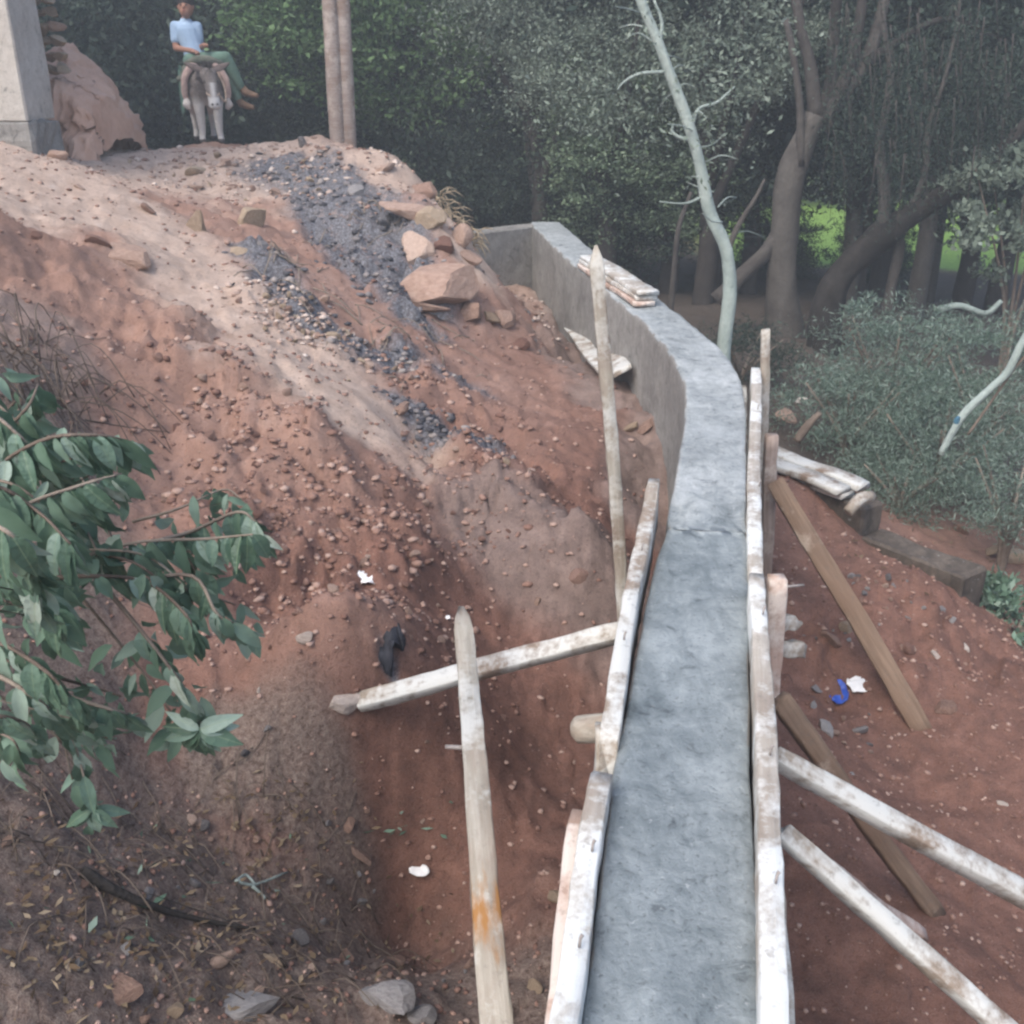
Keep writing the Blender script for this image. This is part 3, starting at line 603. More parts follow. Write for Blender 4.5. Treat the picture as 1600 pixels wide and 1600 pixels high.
# hand placed: u, v, px half-width, kind, label, scale
HR = [(118,238,26,'pinkrock','pink block fallen at the foot of the eroded bank, the left one',(1,1,.9)),(148,236,24,'tanrock','tan block at the right end of the eroded bank foot',(1,1,.9)),(90,246,20,'pinkrock','pink block between the plastered corner and the eroded bank',(1,1,.8)),
 (545,1290,20,'pinkrock','reddish stone in the pit above the white scrap',(1,1,.6)),(430,1500,26,'tanrock','pale tan rock in the litter right of the rounded pinkish stone',(1.1,.9,.6)),(620,1500,24,'pinkrock','pinkish rock in the litter left of the thick stake',(1.1,.9,.6)),
 (655,300,34,'pinkrock','angular pink ledge rock high on the right shoulder of the mound',(1,1,.9)),(672,345,38,'tanrock','jutting tan ledge rock right of the ash, midway up the mound',(1,1,.8)),
 (650,395,34,'pinkrock','cracked pink ledge rock just above the overhanging boulder',(1.1,1,.8)),(690,385,28,'redclod_','reddish broken earth block behind the cracked ledge rock',(1,1,.9)),
 (655,480,40,'pinkrock','long pink rock tucked under the left of the overhanging boulder',(1.4,.8,.5)),(735,490,36,'pinkrock','blocky pink rock at the right foot of the overhanging boulder',(1,1,.9)),
 (812,540,24,'redclod_','reddish earth block on the slope near the boards at the wall foot',(1,1,.7)),(560,300,22,'greyrock','sooty grey rock in the middle of the ash streak',(1,.9,.7)),(600,350,20,'charrock','black burnt rock lower in the ash streak',(1,.9,.7)),
 (250,560,16,'redclod_','larger dark red clod on the left slope above the shrub',(1,1,.7)),(365,395,24,'tanrock','tan flat rock beside the lumpy boulder on the path edge',(1.1,.9,.6)),(235,330,20,'pinkrock','pink rock in the middle of the upper path',(1.2,.9,.5)),
 (475,998,26,'whiterock','pale cream angular stone on the red slope left of the stake tip',(1,.9,.6)),
 (541,1096,44,'whiterock','pink rounded stone at the left end of the strut',(1,.9,.8)),
 (305,268,26,'tanrock','tan wedge-shaped stone on the crest of the path',(1.1,.8,.5)),(300,292,22,'pinkrock','flat pink stone just below the tan wedge stone',(1.2,.8,.35)),
 (200,400,46,'pinkrock','large reddish boulder half buried at the left path edge',(1,.9,.7)),(150,378,36,'redclod_','flat reddish ledge stone above the half buried boulder',(1.2,.8,.4)),
 (308,358,34,'tanrock','flat buried stone in the middle of the pale path',(1.2,.8,.4)),(128,296,16,'pinkrock','small pink stone on the upper left path',(1,.9,.5)),
 (395,345,34,'tanrock','tan lumpy boulder at the left edge of the ash streak',(.9,.9,.9)),
 (352,255,14,'pinkrock','whitish pink stone near the donkey hooves',(1,1,.8)),(372,222,12,'whiterock','pale stone on the crest right of the donkey hooves',(1,1,.8)),(475,225,14,'greyrock','grey brown stone on the crest left of the posts',(1.2,1,.8)),
 (640,330,44,'pinkrock','weathered pink outcrop right of the ash on the mound',(1.2,1,.7)),(684,452,84,'pinkrock','overhanging pink boulder on the right side of the mound',(1.2,.9,.6)),(722,452,30,'tanrock','rounded end of the overhanging boulder by the mound edge',(1,1,.8)),
 (715,375,30,'pinkrock','broken reddish boulder high on the right edge of the mound',(1,1,.9)),(730,402,24,'pinkrock','reddish rock between the mound edge and the return wall',(1,1,.8)),
 (790,500,30,'pinkrock','pink jagged rock on the slope below the overhang',(1,1,.9)),(765,495,22,'tanrock','tan rock under the overhanging boulder',(1,1,.7)),
 (803,412,22,'pinkrock','smooth reddish stone in the hollow by the return wall',(1,.9,.8)),(775,425,18,'greyrock','grey stone in the hollow by the return wall',(1,.9,.6)),
 (905,905,24,'redclod_','brown crumbling lump on the right of the dusty earth mound',(1,1,.6)),
 (625,640,20,'pinkrock','pinkish stone at the left rim of the dark burnt hole',(1,1,.7)),(700,655,14,'greyrock','grey stone beside the dark burnt hole',(1,1,.7)),
 (790,725,12,'tanrock','tan stone at the end of the ash trail',(1,1,.8)),(840,940,13,'pinkrock','small pale pink stone right of the stake tip',(1.2,.8,.6)),
 (343,1502,27,'pinkrock','rounded pinkish stone among the leaf litter',(1,1,.7)),(470,1470,22,'greyrock','flat grey-pink stone in the leaf litter',(1.1,1,.5)),(540,1500,18,'pinkrock','pale stone beside the flat grey-pink stone',(1,1,.6)),
 (375,1575,62,'greyrock','large flat grey rock at the bottom edge',(1.1,.8,.45)),(590,1560,66,'greyrock','large blue-grey rock right of the flat grey rock at the bottom',(1.2,.8,.5)),(650,1590,45,'greyrock','dark grey rock at the bottom edge near the stake',(1,.8,.5)),
 (270,1580,26,'tanrock','small tan rock at the bottom edge',(1,.8,.6)),(185,1550,50,'pinkrock','pinkish slab in the leaf litter at the lower left',(1.2,.8,.3)),(565,1338,26,'pinkrock','reddish stone left of the white scrap',(1.2,.8,.5)),
 (405,1079,7,'whiterock','tiny white stone on the red slope',(1,1,.8)),(8,1316,16,'pinkrock','pinkish stone at the left edge of the frame',(1,1,.8)),(88,1364,10,'whiterock','whitish pebble in the leaf litter',(1,1,.7)),
 (870,1400,22,'tanrock','tan stone in the pit left of the pinkish board',(1,1,.7)),(833,1545,22,'tanrock','tan stone at the bottom of the pit beside the stake',(1,1,.7)),
 (1300,1000,24,'pinkrock','reddish stone right of the protruding board ends',(1,1,.9)),(1322,985,20,'tanrock','tan stone leaning on another by the brown brace',(1,1,.9)),(1420,1015,24,'redclod_','red brick-like stone right of the brown brace',(.8,.6,1)),
 (1475,1110,26,'pinkrock','pinkish stone right of the foot of the brown brace',(1,1,.9)),(1462,1025,16,'whiterock','long pale stone on the right slope',(1.4,.6,.5)),(1508,1012,13,'whiterock','pale stone at the far right slope edge',(1.2,.8,.6)),
 (1290,1140,26,'greyrock','grey stone under the tan brace',(1,1,.6)),(1345,1140,24,'greyrock','grey flat stone below the blue scrap',(1.1,1,.4)),(1275,1075,15,'greyrock','dark grey stone left of the blue scrap',(1,1,.6)),
 (1565,1257,12,'whiterock','lone pale stone on the lower right ground',(1,1,.8)),
 (1225,655,24,'pinkrock','reddish boulder behind the tall right stakes',(1,1,.8)),(1250,628,14,'whiterock','pale stone behind the tall right stakes',(1.2,1,.6)),(1215,620,16,'redclod_','dark red stone behind the tall right stakes',(1,1,.7)),(1170,532,7,'whiterock','small pale round stone beyond the wall by the pale trunk',(1,1,1)),
 (1580,870,34,'tanrock','orange-tan rock at the right edge beyond the low wall',(1,1,.7)),(1545,862,20,'tanrock','smaller orange-tan rock left of the one at the right edge',(1.2,1,.6)),(1500,830,18,'pinkrock','reddish rock under the right bushes',(1,1,.7)),
 (1010,668,22,'pinkrock','broken reddish stone at the rim of the hole by the wall foot',(1.3,.7,.5)),(985,668,18,'tanrock','tan stone at the rim of the hole by the wall foot',(1,.8,.5)),
 (60,370,14,'redclod_','dark reddish lump on the upper left slope',(1,1,1)),(410,385,14,'greyrock','grey stone under the lumpy tan boulder',(1,1,.7)),(430,300,18,'pinkrock','dusty stone at the top of the ash streak',(1,1,.6)),(600,265,20,'pinkrock','pale rock right of the posts on the mound top',(1.3,1,.5)),(645,255,18,'tanrock','pale rock at the right shoulder of the mound',(1.2,1,.6))]
EX = {'redclod_': RSs['redclod'][0], 'mud_': None}
mudm = [rock_mesh('earth_lump', 300 + i, 4, .8, 3, .35) for i in range(3)]
for m_ in mudm: m_.materials.append(stone_mat('earth_lump', [(.16, .10, .08), (.27, .20, .17), (.38, .31, .28)], 5) if m_ is mudm[0] else mudm[0].materials[0])
for i, (u, v, hw, kind, lb, sc) in enumerate(HR):
    p = ghit(u, v); d = p.length; s = hw * (p.y / ray(u, v)[1]) / 1600
    me = EX['redclod_'] if kind == 'redclod_' else mudm[i % 3] if kind == 'mud_' else RS[kind][i % 4]
    place_rock(me, p, s * .95, lb, 'clod' if kind in ('mud_', 'redclod_') else 'rock', name='earth_clod' if kind in ('mud_', 'redclod_') else 'rock', sc=sc, sink=.42, rot=(random.uniform(-.2, .2), random.uniform(-.2, .2), random.uniform(-.5, .5)) if hw >= 44 else None)

def in_band(line, wid):
    i = random.randrange(len(line) - 1); t = random.random(); a, b = line[i], line[i + 1]
    return a[0] * (1 - t) + b[0] * t + random.gauss(0, wid * .6), a[1] * (1 - t) + b[1] * t + random.gauss(0, wid * .6)
def scatter(n, zones, mset, smin, smax, label, group, name):
    c = 0; P = []
    while len(P) < n:
        l, r = random.choice(zones); x, y = in_band(l, r)
        if y > 13 or y < 1.6 or abs(x - wall_x(y)) < .3 + (.2 if y > 3 else .3): continue
        P.append((x, y))
    P = np.array(P); Zs = ground_z(P[:, 0], P[:, 1])
    for (x, y), z in zip(P, Zs):
        s = (smin + (smax - smin) * random.random() ** 2.2) * (.6 + .1 * min(y, 9))
        place_rock(random.choice(mset), (x, y, z), s, label, 'clod' if 'clod' in name else 'stone', group, name, .35, (1, 1, random.uniform(.5, .9)))
slope = [(zone_line([(250,560),(380,700),(430,850)]), .45),(zone_line([(330,900),(500,850),(700,820)]), .4),(zone_line([(500,900),(620,960)]), .4)] + Z_RUB[:3]
scatter(215, slope, RSs['redclod'] + RSs['pinkrock'][:2], .012, .036, 'reddish clod among the many scattered down the left slope', 'reddish clods on the left slope', 'earth_clod')
scatter(70, [Z_RUB[3], Z_RUB[4]], RSs['pinkrock'] + RSs['tanrock'], .02, .05, 'pale pinkish stone among the rubble along the crest', 'pale stones along the crest', 'stone')
scatter(60, Z_ASH[:4], RSs['charrock'] + RSs['greyrock'][:2], .014, .04, 'sooty stone lying in the burnt ash streak', 'sooty stones in the ash', 'stone')
scatter(45, [(zone_line([(60,1480),(250,1520),(420,1500),(620,1530),(800,1560)]), .2),(zone_line([(330,1330),(600,1420)]), .2)], RSs['greyrock'] + RSs['pinkrock'], .014, .045, 'pale grey stone half buried in the leaf litter at the lower left', 'grey stones in the leaf litter', 'stone')
scatter(40, [Z_RUB[5]], RSs['greyrock'] + RSs['pinkrock'][:1], .012, .03, 'small grey stone in the rubble at the wall foot', 'grey stones at the wall foot', 'stone')
rr_ = [(zone_line([(1270,1050),(1330,1010),(1480,1040)]), .3),(zone_line([(1260,1180),(1330,1130)]), .15),(zone_line([(1300,900),(1480,980)]), .15)]
scatter(60, rr_, RSs['greyrock'] + RSs['pinkrock'], .012, .034, 'small stone in the rubble right of the formwork', 'stones right of the formwork', 'stone')

# gravel (uncountable)
def gravel(n, name, mat, sampler, smin, smax, label):
    bm = bmesh.new(); bmesh.ops.create_icosphere(bm, subdivisions=1, radius=1); bv = np.array([v.co[:] for v in bm.verts]); bf = np.array([[v.index for v in f.verts] for f in bm.faces]); bm.free()
    xy = sampler(n); n = len(xy); z = ground_z(xy[:, 0], xy[:, 1]); s = (smin + (smax - smin) * rng.random(n) ** 3) * (.5 + .13 * xy[:, 1])
    ang = rng.random(n) * 6.28; c, q = np.cos(ang), np.sin(ang)
    v = bv[None] * (1 + .8 * (rng.random((n, 12, 3)) - .5)) * np.stack([s * rng.uniform(.8, 1.5, n), s, s * rng.uniform(.4, .8, n)], -1)[:, None]
    X = v[..., 0] * c[:, None] - v[..., 1] * q[:, None]; Y = v[..., 0] * q[:, None] + v[..., 1] * c[:, None]
    V = np.stack([X + xy[:, :1], Y + xy[:, 1:2], v[..., 2] + z[:, None] + .1 * s[:, None]], -1)
    Fc = (bf[None] + (np.arange(n) * 12)[:, None, None]).reshape(-1, 3)
    o = link(name, mesh_np(name, V.reshape(-1, 3), Fc, False), M[mat]); tag(o, label, 'gravel', kind='stuff')
def iso(name, cols):
    m, nt, b = new_mat(name); g = NT(nt); g.l(g.ramp(g.island(), [(0, cols[0]), (.5, cols[1]), (1, cols[2])]), b.inputs['Base Color']); b.inputs['Roughness'].default_value = .95; b.inputs['Specular IOR Level'].default_value = .1
    M[name] = m
iso('gravel_red', [(.17, .095, .075), (.27, .165, .13), (.42, .30, .25)]); iso('gravel_pale', [(.25, .17, .135), (.42, .31, .26), (.62, .53, .47)]); iso('gravel_ash', [(.05, .05, .058), (.13, .125, .135), (.33, .29, .27)])
def samp_zone(zones, sp=1.0):
    def f(n):
        out = []
        while len(out) < n:
            l, r = zones[random.randrange(len(zones))]; x, y = in_band(l, r * sp)
            if y < 14 and y > 1.2 and abs(x - wall_x(y)) > .24 + (.12 if y < 3.6 else 0): out.append((x, y))
        return np.array(out)
    return f
def samp_left(n):
    y = 1.4 + 10 * rng.random(n) ** 1.5; x = rng.random(n) * (-.62 * y - wall_x(y) + .3) + wall_x(y) - .25
    return np.stack([x, y], -1)
def samp_right(n):
    y = 1.8 + 4.2 * rng.random(n); x = wall_x(y) + .3 + rng.random(n) * (1.1 + .15 * y); k = x < 2.7
    return np.stack([x, y], -1)[k]
gravel(3600, 'red_gravel', 'gravel_red', samp_zone(slope, 1.1), .002, .022, 'crumbled red soil and gravel strewn over the left slope')
gravel(10000, 'soil_crumbs', 'gravel_red', samp_left, .002, .015, 'fine red soil crumbs on the ground left of the wall')
gravel(4500, 'soil_crumbs', 'gravel_red', samp_right, .002, .014, 'fine red soil crumbs on the ground right of the wall')
gravel(1400, 'pale_gravel', 'gravel_pale', samp_zone([Z_RUB[3], Z_RUB[4], Z_PALE[1], Z_RUB[5]], 1.0), .005, .020, 'pale stony gravel along the crest and wall foot')
gravel(1700, 'ash_rubble', 'gravel_ash', samp_zone(Z_ASH[:4], 1.15), .003, .024, 'burnt black and grey rubble in the ash streak')

# ------------------------------------------------------------------ building corner, earth bank and stone wall (upper left)
pb = empty('plastered_building'); tag(pb, 'plain grey plastered building corner at the upper left edge', 'building')
Yb = 8.6; e = atY(36, 150, Yb)
block('wall', [(-8, Yb), (e.x, Yb), (e.x, Yb + .55), (-8, Yb + 3.5)], -.32, 3.2, M['plaster'], pb, 10, .006, 2)
zb = atY(50, 196, Yb).z
block('plinth', [(-8, Yb - .05), (e.x + .02, Yb - .02), (e.x + .03, Yb + .56), (-8, Yb + 3.6)], -1.4, -.325, M['face'], pb, 24, .035, 6)
def bank(name, prof, Y, depth, mat, label, cat, seed, amp):
    """earth bank: its outline (u, v at distance Y) gives the crest height along x, then it has a real thickness in y"""
    n = 150; m = 70; P = [atY(u, v, Y) for u, v in prof]; xs = np.linspace(P[0].x, P[-1].x, n); zt = np.interp(xs, [p.x for p in P], [p.z for p in P])
    rows = []
    for j in range(m):
        s = j / (m - 1); a = s * math.pi
        y = Y - math.cos(a) * depth / 2 + depth / 2; k = np.sin(a) ** .3 if 0 < j < m - 1 else 0
        z = -2.4 + (zt + 2.4) * k
        nx = amp * fbm(xs * 2.5 + y * 2, z * 3.5 + y, 4, seed, .6); nz = amp * .7 * fbm(xs * 3 + 9, z * 3 + y * 2, 4, seed + 5, .6)
        fc = .10 * facet(xs * 2.3 + z * 1.1, z * 2.6 + y * 1.4, 3) + .06 * facet(xs * 6 + z * 2, z * 6.5 + y * 3, 5) + .025 * facet(xs * 17 + z * 3, z * 17 + y * 5, 6); nx = nx + fc * k; nz = nz * k + fc * .5 * k
        rows.append(np.stack([xs + nx * .25, y + nx * 1.2 * np.ones(n), z + nz], -1))
    o = link(name, mesh_np(name, np.array(rows).reshape(-1, 3), grid_faces(m, n)), mat); tag(o, label, cat); return o
bank('earth_bank', [(-80, 70), (20, 84), (55, 98), (90, 118), (114, 142), (126, 185), (138, 228), (142, 260)], 9.4, 1.6, M['mud'], 'eroded pinkish earth bank right of the plastered corner', 'bank', 12, .22)
sw = empty('stone_wall', (0, 0, 0)); tag(sw, 'ruined dry stone wall on top of the eroded earth bank', 'wall')
for row in range(7):
    for k in range(6):
        v = 108 - row * 22 + random.uniform(-3, 3); u = 98 - row * 4.5 - k * 17 + random.uniform(-3, 3); p = atY(u, v, 9.75 + random.uniform(-.05, .05))
        o = bpy.data.objects.new('stone', random.choice(RS['tanrock'] + RS['pinkrock'][:1])); COL.objects.link(o); o.parent = sw
        o.location = p; o.scale = (random.uniform(.07, .10), random.uniform(.09, .14), random.uniform(.05, .08)); o.rotation_euler = (random.uniform(-.3, .3), random.uniform(-.3, .3), random.uniform(-.4, .4))

# ------------------------------------------------------------------ foliage
def leaf_cards(C, size, aspect, droop, rs):
    """a quad folded along its middle for every centre C"""
    n = len(C); d = rs.normal(size=(n, 3)); d[:, 2] -= droop; d /= np.linalg.norm(d, axis=1)[:, None]
    u = rs.normal(size=(n, 3)); s = np.cross(d, u); s /= np.linalg.norm(s, axis=1)[:, None] + 1e-9; nn = np.cross(s, d)
    L = (size * rs.uniform(.6, 1.3, n))[:, None]; W = L * aspect
    V = np.stack([C, C + d * L * .5 + s * W * .5 + nn * W * .12, C + d * L, C + d * L * .5 - s * W * .5 + nn * W * .12], 1)
    return V.reshape(-1, 3), np.arange(n * 4).reshape(n, 4)
def crown_mesh(name, mat, rad, nclump, per, leaf, aspect, seed, clump_r=.35, droop=.4, shell=.45, low=0):
    rs = np.random.default_rng(seed); d = rs.normal(size=(nclump, 3)); d /= np.linalg.norm(d, axis=1)[:, None]
    r = (shell + (1 - shell) * rs.random(nclump) ** .6)[:, None]; c = d * r * np.array(rad) * (1 + .22 * rs.normal(size=(nclump, 1)) * .6)
    cr = clump_r * rs.uniform(.5, 1.4, nclump); C = np.repeat(c, per, 0); R_ = np.repeat(cr, per)[:, None]
    o = rs.normal(size=(nclump * per, 3)); o[:, 2] *= .55; C = C + o * R_ * .6
    V, Fq = leaf_cards(C, leaf, aspect, droop, rs); me = mesh_np(name, V, Fq, False); me.materials.append(M[mat]); return me
CR = {
 'dark': [crown_mesh('crown', 'leaf_dark', (2.3, 1.7, 2.3), 420, 70, .11, .5, s, .42) for s in (1, 2)],
 'mid': [crown_mesh('crown', 'leaf_mid', (2.0, 1.5, 1.9), 380, 95, .08, .5, s, .36) for s in (3, 4)],
 'bright': [crown_mesh('crown', 'leaf_bright', (1.7, 1.2, 1.6), 300, 70, .10, .5, 5, .33)],
 'grey': [crown_mesh('crown', 'leaf_grey', (1.5, 1.1, 1.25), 260, 105, .055, .42, s, .27) for s in (6, 7)]}
def tree(u, v, Y, kind, label, sc=1.0, scz=1.0, trunk=.14, tk='bark', group='trees behind the site', cat='tree', lean=.2):
    c = atY(u, v, Y); bz = gz(c.x + lean, Y); t = empty('tree', (c.x + lean, Y, bz)); tag(t, label, cat, group)
    h = c.z - bz; parts = []
    V, Fq = tube_data([(0, 0, -.3), (.02, 0, h * .3), (-lean * .6, .05, h * .7), (-lean, 0, h + .6)], [trunk, trunk * .8, trunk * .6, trunk * .3], 9, 4, .1, int(u))
    link('trunk', mesh_np('trunk', V, Fq), M[tk], t)
    for i in range(3):
        a = random.uniform(0, 6.28); rr = random.uniform(.8, 1.4) * sc
        V, Fq = tube_data([(-lean * .3, 0, h * random.uniform(.25, .6)), (rr * .5 * math.cos(a), rr * .5 * math.sin(a), h * .75), (rr * math.cos(a), rr * math.sin(a), h + .5)], [trunk * .5, trunk * .35, .02], 7, 4, .1, i)
        link('branch', mesh_np('branch', V, Fq), M[tk], t)
    o = bpy.data.objects.new('crown', random.choice(CR[kind])); COL.objects.link(o); o.parent = t
    o.location = (-lean, 0, h); o.scale = (sc, sc, sc * scz); o.rotation_euler.z = random.uniform(0, 6.28); return t
BT = [ # u, v, Y, kind, scale
 (60,60,17,'dark',1.1,1,'dark tree behind the stone wall at the upper left'),(200,20,16.5,'dark',1,1,'dark tree behind the donkey rider, left of him'),(330,90,18,'dark',1,1,'dark tree directly behind the donkey'),
 (240,150,17,'dark',.6,.8,'low dark bushy tree left of the donkey'),(440,60,17.5,'dark',1,1,'dark tree between the donkey and the posts'),(500,-10,15.5,'bright',1.0,.8,'bright green tree behind the posts'),(640,40,15.5,'bright',.95,.9,'bright green tree right of the posts'),
 (600,170,17,'mid',.9,.8,'mid green tree low behind the mound shoulder'),(700,130,16.5,'mid',1.0,1,'mid green tree above the return wall'),(470,170,16.8,'dark',.7,.8,'low dark tree behind the left post'),
 (820,-20,14.5,'grey',1.1,1,'silvery tree hanging above the middle of the wall'),(930,110,13.5,'grey',.95,.8,'silvery green tree left of the pale trunk'),(1030,230,13.8,'mid',.75,.8,'low green tree behind the pale trunk'),(1100,50,13.0,'grey',1.0,.9,'silvery tree right of the pale trunk top'),
 (850,180,16.5,'dark',1.0,1,'dark tree in the deep shade beyond the wall end'),(760,240,15.5,'dark',.5,.9,'small dark tree beyond the mound edge'),(960,300,14.8,'dark',.7,.6,'dark undergrowth tree beyond the wall'),
 (1240,-60,15.5,'dark',1,1,'dark tree above the fanned trunk'),(1400,60,15,'dark',.95,.95,'dark drooping tree right of the fanned trunk'),(1540,100,14,'dark',.9,.9,'dark tree at the upper right edge'),(1480,-40,13,'dark',.9,.7,'dark crown at the upper right corner'),
 (1340,110,13.8,'dark',.62,.8,'low dark crown above the green gap'),(1170,150,14.6,'dark',.7,1.0,'dark tree left of the fanned trunk')]
for (u, v, Y, k, sc, scz, lb) in BT: tree(u, v, Y, k, lb, sc, scz)
ORD = ['leftmost', 'second from the left', 'third from the left', 'fourth from the left', 'fifth from the left', 'sixth from the left', 'seventh from the left', 'eighth from the left', 'ninth from the left', 'tenth from the left', 'rightmost']
n_ = 0
for i in range(11):
    u = -150 + i * 95; tree(u, 60 + 40 * (i % 2), 21 + (i % 3), 'dark', ORD[i] + ' of the dark trees in the rear row of the wood', 1.25, 1.2, group='rear row of dark trees')
for i in range(9):
    u = 1020 + i * 90; tree(u, 120 - 40 * (i % 2), 27 + (i % 3), 'mid', (ORD[i] if i < 8 else 'rightmost') + ' of the hazy trees beyond the green field', 1.5, 1.3, group='far row beyond the field')
for i in range(5):
    tree(1130 + i * 130, -190, 14.0 + .6 * (i % 2), 'dark', (ORD[i] if i < 4 else 'rightmost') + ' of the tall trees overhanging the right side of the wood', 1.2, .8, group='overhanging trees at the right')

for (u, v, Y, sc, lb) in ((1370, 395, 16.5, .28, 'small dark bush in front of the green field between the two big trunks'), (1215, 395, 16.8, .3, 'small dark bush in front of the green field behind the thick trunk')):
    tree(u, v, Y, 'dark', lb, sc, 1.1, .05, group='small bushes before the green field', cat='bush', lean=.05)
# big trunks at the right
def limb(name, px, Y, rads, parent, mat='bark', dY=0, seed=0, n=12):
    pts = [atY(u, v, Y + dY * i / max(1, len(px) - 1)) for i, (u, v) in enumerate(px)]
    V, Fq = tube_data(pts, rads, n, 5, .09, seed); return link(name, mesh_np(name, V, Fq), M[mat], parent)
t = empty('tree'); tag(t, 'large tree with thick upright trunk fanning into several limbs', 'tree')
limb('trunk', [(1228,560),(1222,450),(1226,350),(1240,260),(1275,180)], 11.4, [.23, .17, .15, .145, .12], t, seed=1)
limb('branch', [(1275,185),(1265,100),(1250,40),(1240,-30)], 11.4, [.08, .06, .055, .05], t, seed=2)
limb('branch', [(1285,190),(1300,120),(1303,50),(1310,-30)], 11.4, [.09, .07, .06, .06], t, seed=3)
limb('branch', [(1290,190),(1325,110),(1340,50),(1352,-30)], 11.35, [.08, .065, .055, .05], t, seed=4)
limb('branch', [(1280,200),(1350,100),(1372,40),(1390,-30)], 11.45, [.10, .075, .06, .05], t, seed=5)
limb('branch', [(1250,260),(1250,170),(1240,90),(1228,30)], 11.3, [.05, .04, .035, .03], t, seed=6)
limb('branch', [(1120,470),(1165,425),(1200,390),(1230,335)], 11.38, [.10, .085, .08, .05], t, seed=7)
limb('branch', [(1350,100),(1410,60),(1480,30),(1560,60)], 11.4, [.06, .04, .03, .015], t, seed=8)
t = empty('tree'); tag(t, 'leaning twisted tree with a limb sweeping to the right edge', 'tree')
limb('trunk', [(1288,560),(1292,480),(1318,425),(1360,385),(1400,350)], 10.9, [.20, .16, .14, .15, .15], t, seed=11)
limb('branch', [(1385,360),(1440,325),(1500,292),(1560,240),(1640,150)], 10.9, [.13, .12, .09, .07, .05], t, seed=12)
limb('branch', [(1380,365),(1382,300),(1374,220),(1392,130),(1380,20),(1400,-60)], 10.9, [.085, .06, .045, .035, .025, .02], t, seed=13)
limb('branch', [(1420,335),(1445,270),(1450,200),(1480,110),(1500,0),(1495,-60)], 10.9, [.045, .035, .028, .02, .015, .012], t, seed=14)
limb('branch', [(1400,350),(1402,400),(1392,450),(1385,490)], 10.95, [.08, .06, .055, .07], t, seed=15)
acc = []; LC = []; r_ = random.Random(8)
for i in range(150):
    u, v = r_.uniform(1290, 1640), r_.uniform(-20, 250); Y = r_.uniform(9.9, 11.6); L = r_.uniform(50, 150); du = r_.uniform(-25, 25)
    P3 = [atY(u, v, Y), atY(u + du * .4, v + L * .5, Y), atY(u + du, v + L, Y)]; acc.append(tube_data(P3, [.008, .005, .002], 4, 3))
    for q in np.linspace(.1, 1, 16): c_ = P3[0].lerp(P3[2], q); LC += [np.array(c_) + rng.normal(size=3) * .07 for _ in range(7)]
V, Fq = merge(acc); o = link('hanging_twigs', mesh_np('hanging_twigs', V, Fq), M['bark'], t); o['kind'] = 'stuff'
V, Fq = leaf_cards(np.array(LC), .045, .3, .8, np.random.default_rng(4)); o = link('hanging_foliage', mesh_np('hanging_foliage', V, Fq, False), M['leaf_dark'], t); o['kind'] = 'stuff'
t = empty('tree'); tag(t, 'slender dark sapling just left of the thick trunk', 'tree')
limb('trunk', [(1045,520),(1052,440),(1060,360),(1080,300)], 10.5, [.035, .03, .025, .02], t, seed=21)
# pale sapling
t = empty('tree'); tag(t, 'slender pale-barked tree winding up behind the wall', 'tree')
Ys = 8.0
limb('trunk', [(1128,640),(1131,545),(1140,460),(1135,390),(1110,335),(1096,270),(1078,200),(1052,130),(1030,70),(1005,10),(985,-60)], Ys, [.062, .056, .052, .05, .046, .044, .042, .038, .036, .034, .032], t, 'bark_pale', seed=31)
limb('branch', [(1137,392),(1155,350),(1180,310),(1195,280)], Ys, [.025, .02, .016, .01], t, 'bark', seed=32)
limb('branch', [(1083,218),(1062,215),(1050,205),(1052,196)], Ys, [.02, .015, .012, .006], t, 'bark_pale', seed=33)
limb('branch', [(1038,112),(1000,115),(975,128),(965,140)], Ys, [.014, .01, .008, .005], t, 'bark_pale', seed=34)
limb('branch', [(1096,308),(1070,318),(1030,315)], Ys, [.012, .009, .005], t, 'bark_pale', seed=35)
limb('branch', [(1030,72),(1034,35),(1022,0)], Ys, [.016, .012, .01], t, 'bark_pale', seed=36)
limb('branch', [(1080,200),(1092,170),(1120,160),(1148,135)], Ys, [.016, .012, .01, .006], t, 'bark_pale', seed=37)
r_ = random.Random(4)
for i in range(16):
    tt = i / 15; u0 = np.interp(tt, [0, .5, 1], [1000, 1085, 1135]); v0 = 20 + tt * 350; sg = r_.choice([-1, 1]); L = r_.uniform(25, 75)
    limb('twig', [(u0, v0), (u0 + sg * L * .5, v0 - L * .25 + r_.uniform(-8, 8)), (u0 + sg * L, v0 - L * .3 + r_.uniform(-14, 20))], Ys, [.007, .005, .002], t, 'bark_pale', dY=r_.uniform(-.4, .4), seed=70 + i, n=5)
def twigleaves(name, px, Y, n, spread, leaf, mat, parent, seed, droop=.3, asp=.4):
    rs = np.random.default_rng(seed); C = []
    for (u, v) in px: p = np.array(atY(u, v, Y)); C.append(p + rs.normal(size=(n, 3)) * spread)
    V, Fq = leaf_cards(np.vstack(C), leaf, asp, droop, rs); return link(name, mesh_np(name, V, Fq, False), M[mat], parent)
twigleaves('foliage', [(970,130),(960,155),(1000,160),(940,180),(1130,150),(1160,125),(1100,180),(1190,110),(1000,60),(1060,40),(1150,60),(1120,100),(1090,230),(900,150),(880,120),(1180,30)], Ys, 75, .19, .05, 'leaf_grey', t, 5)

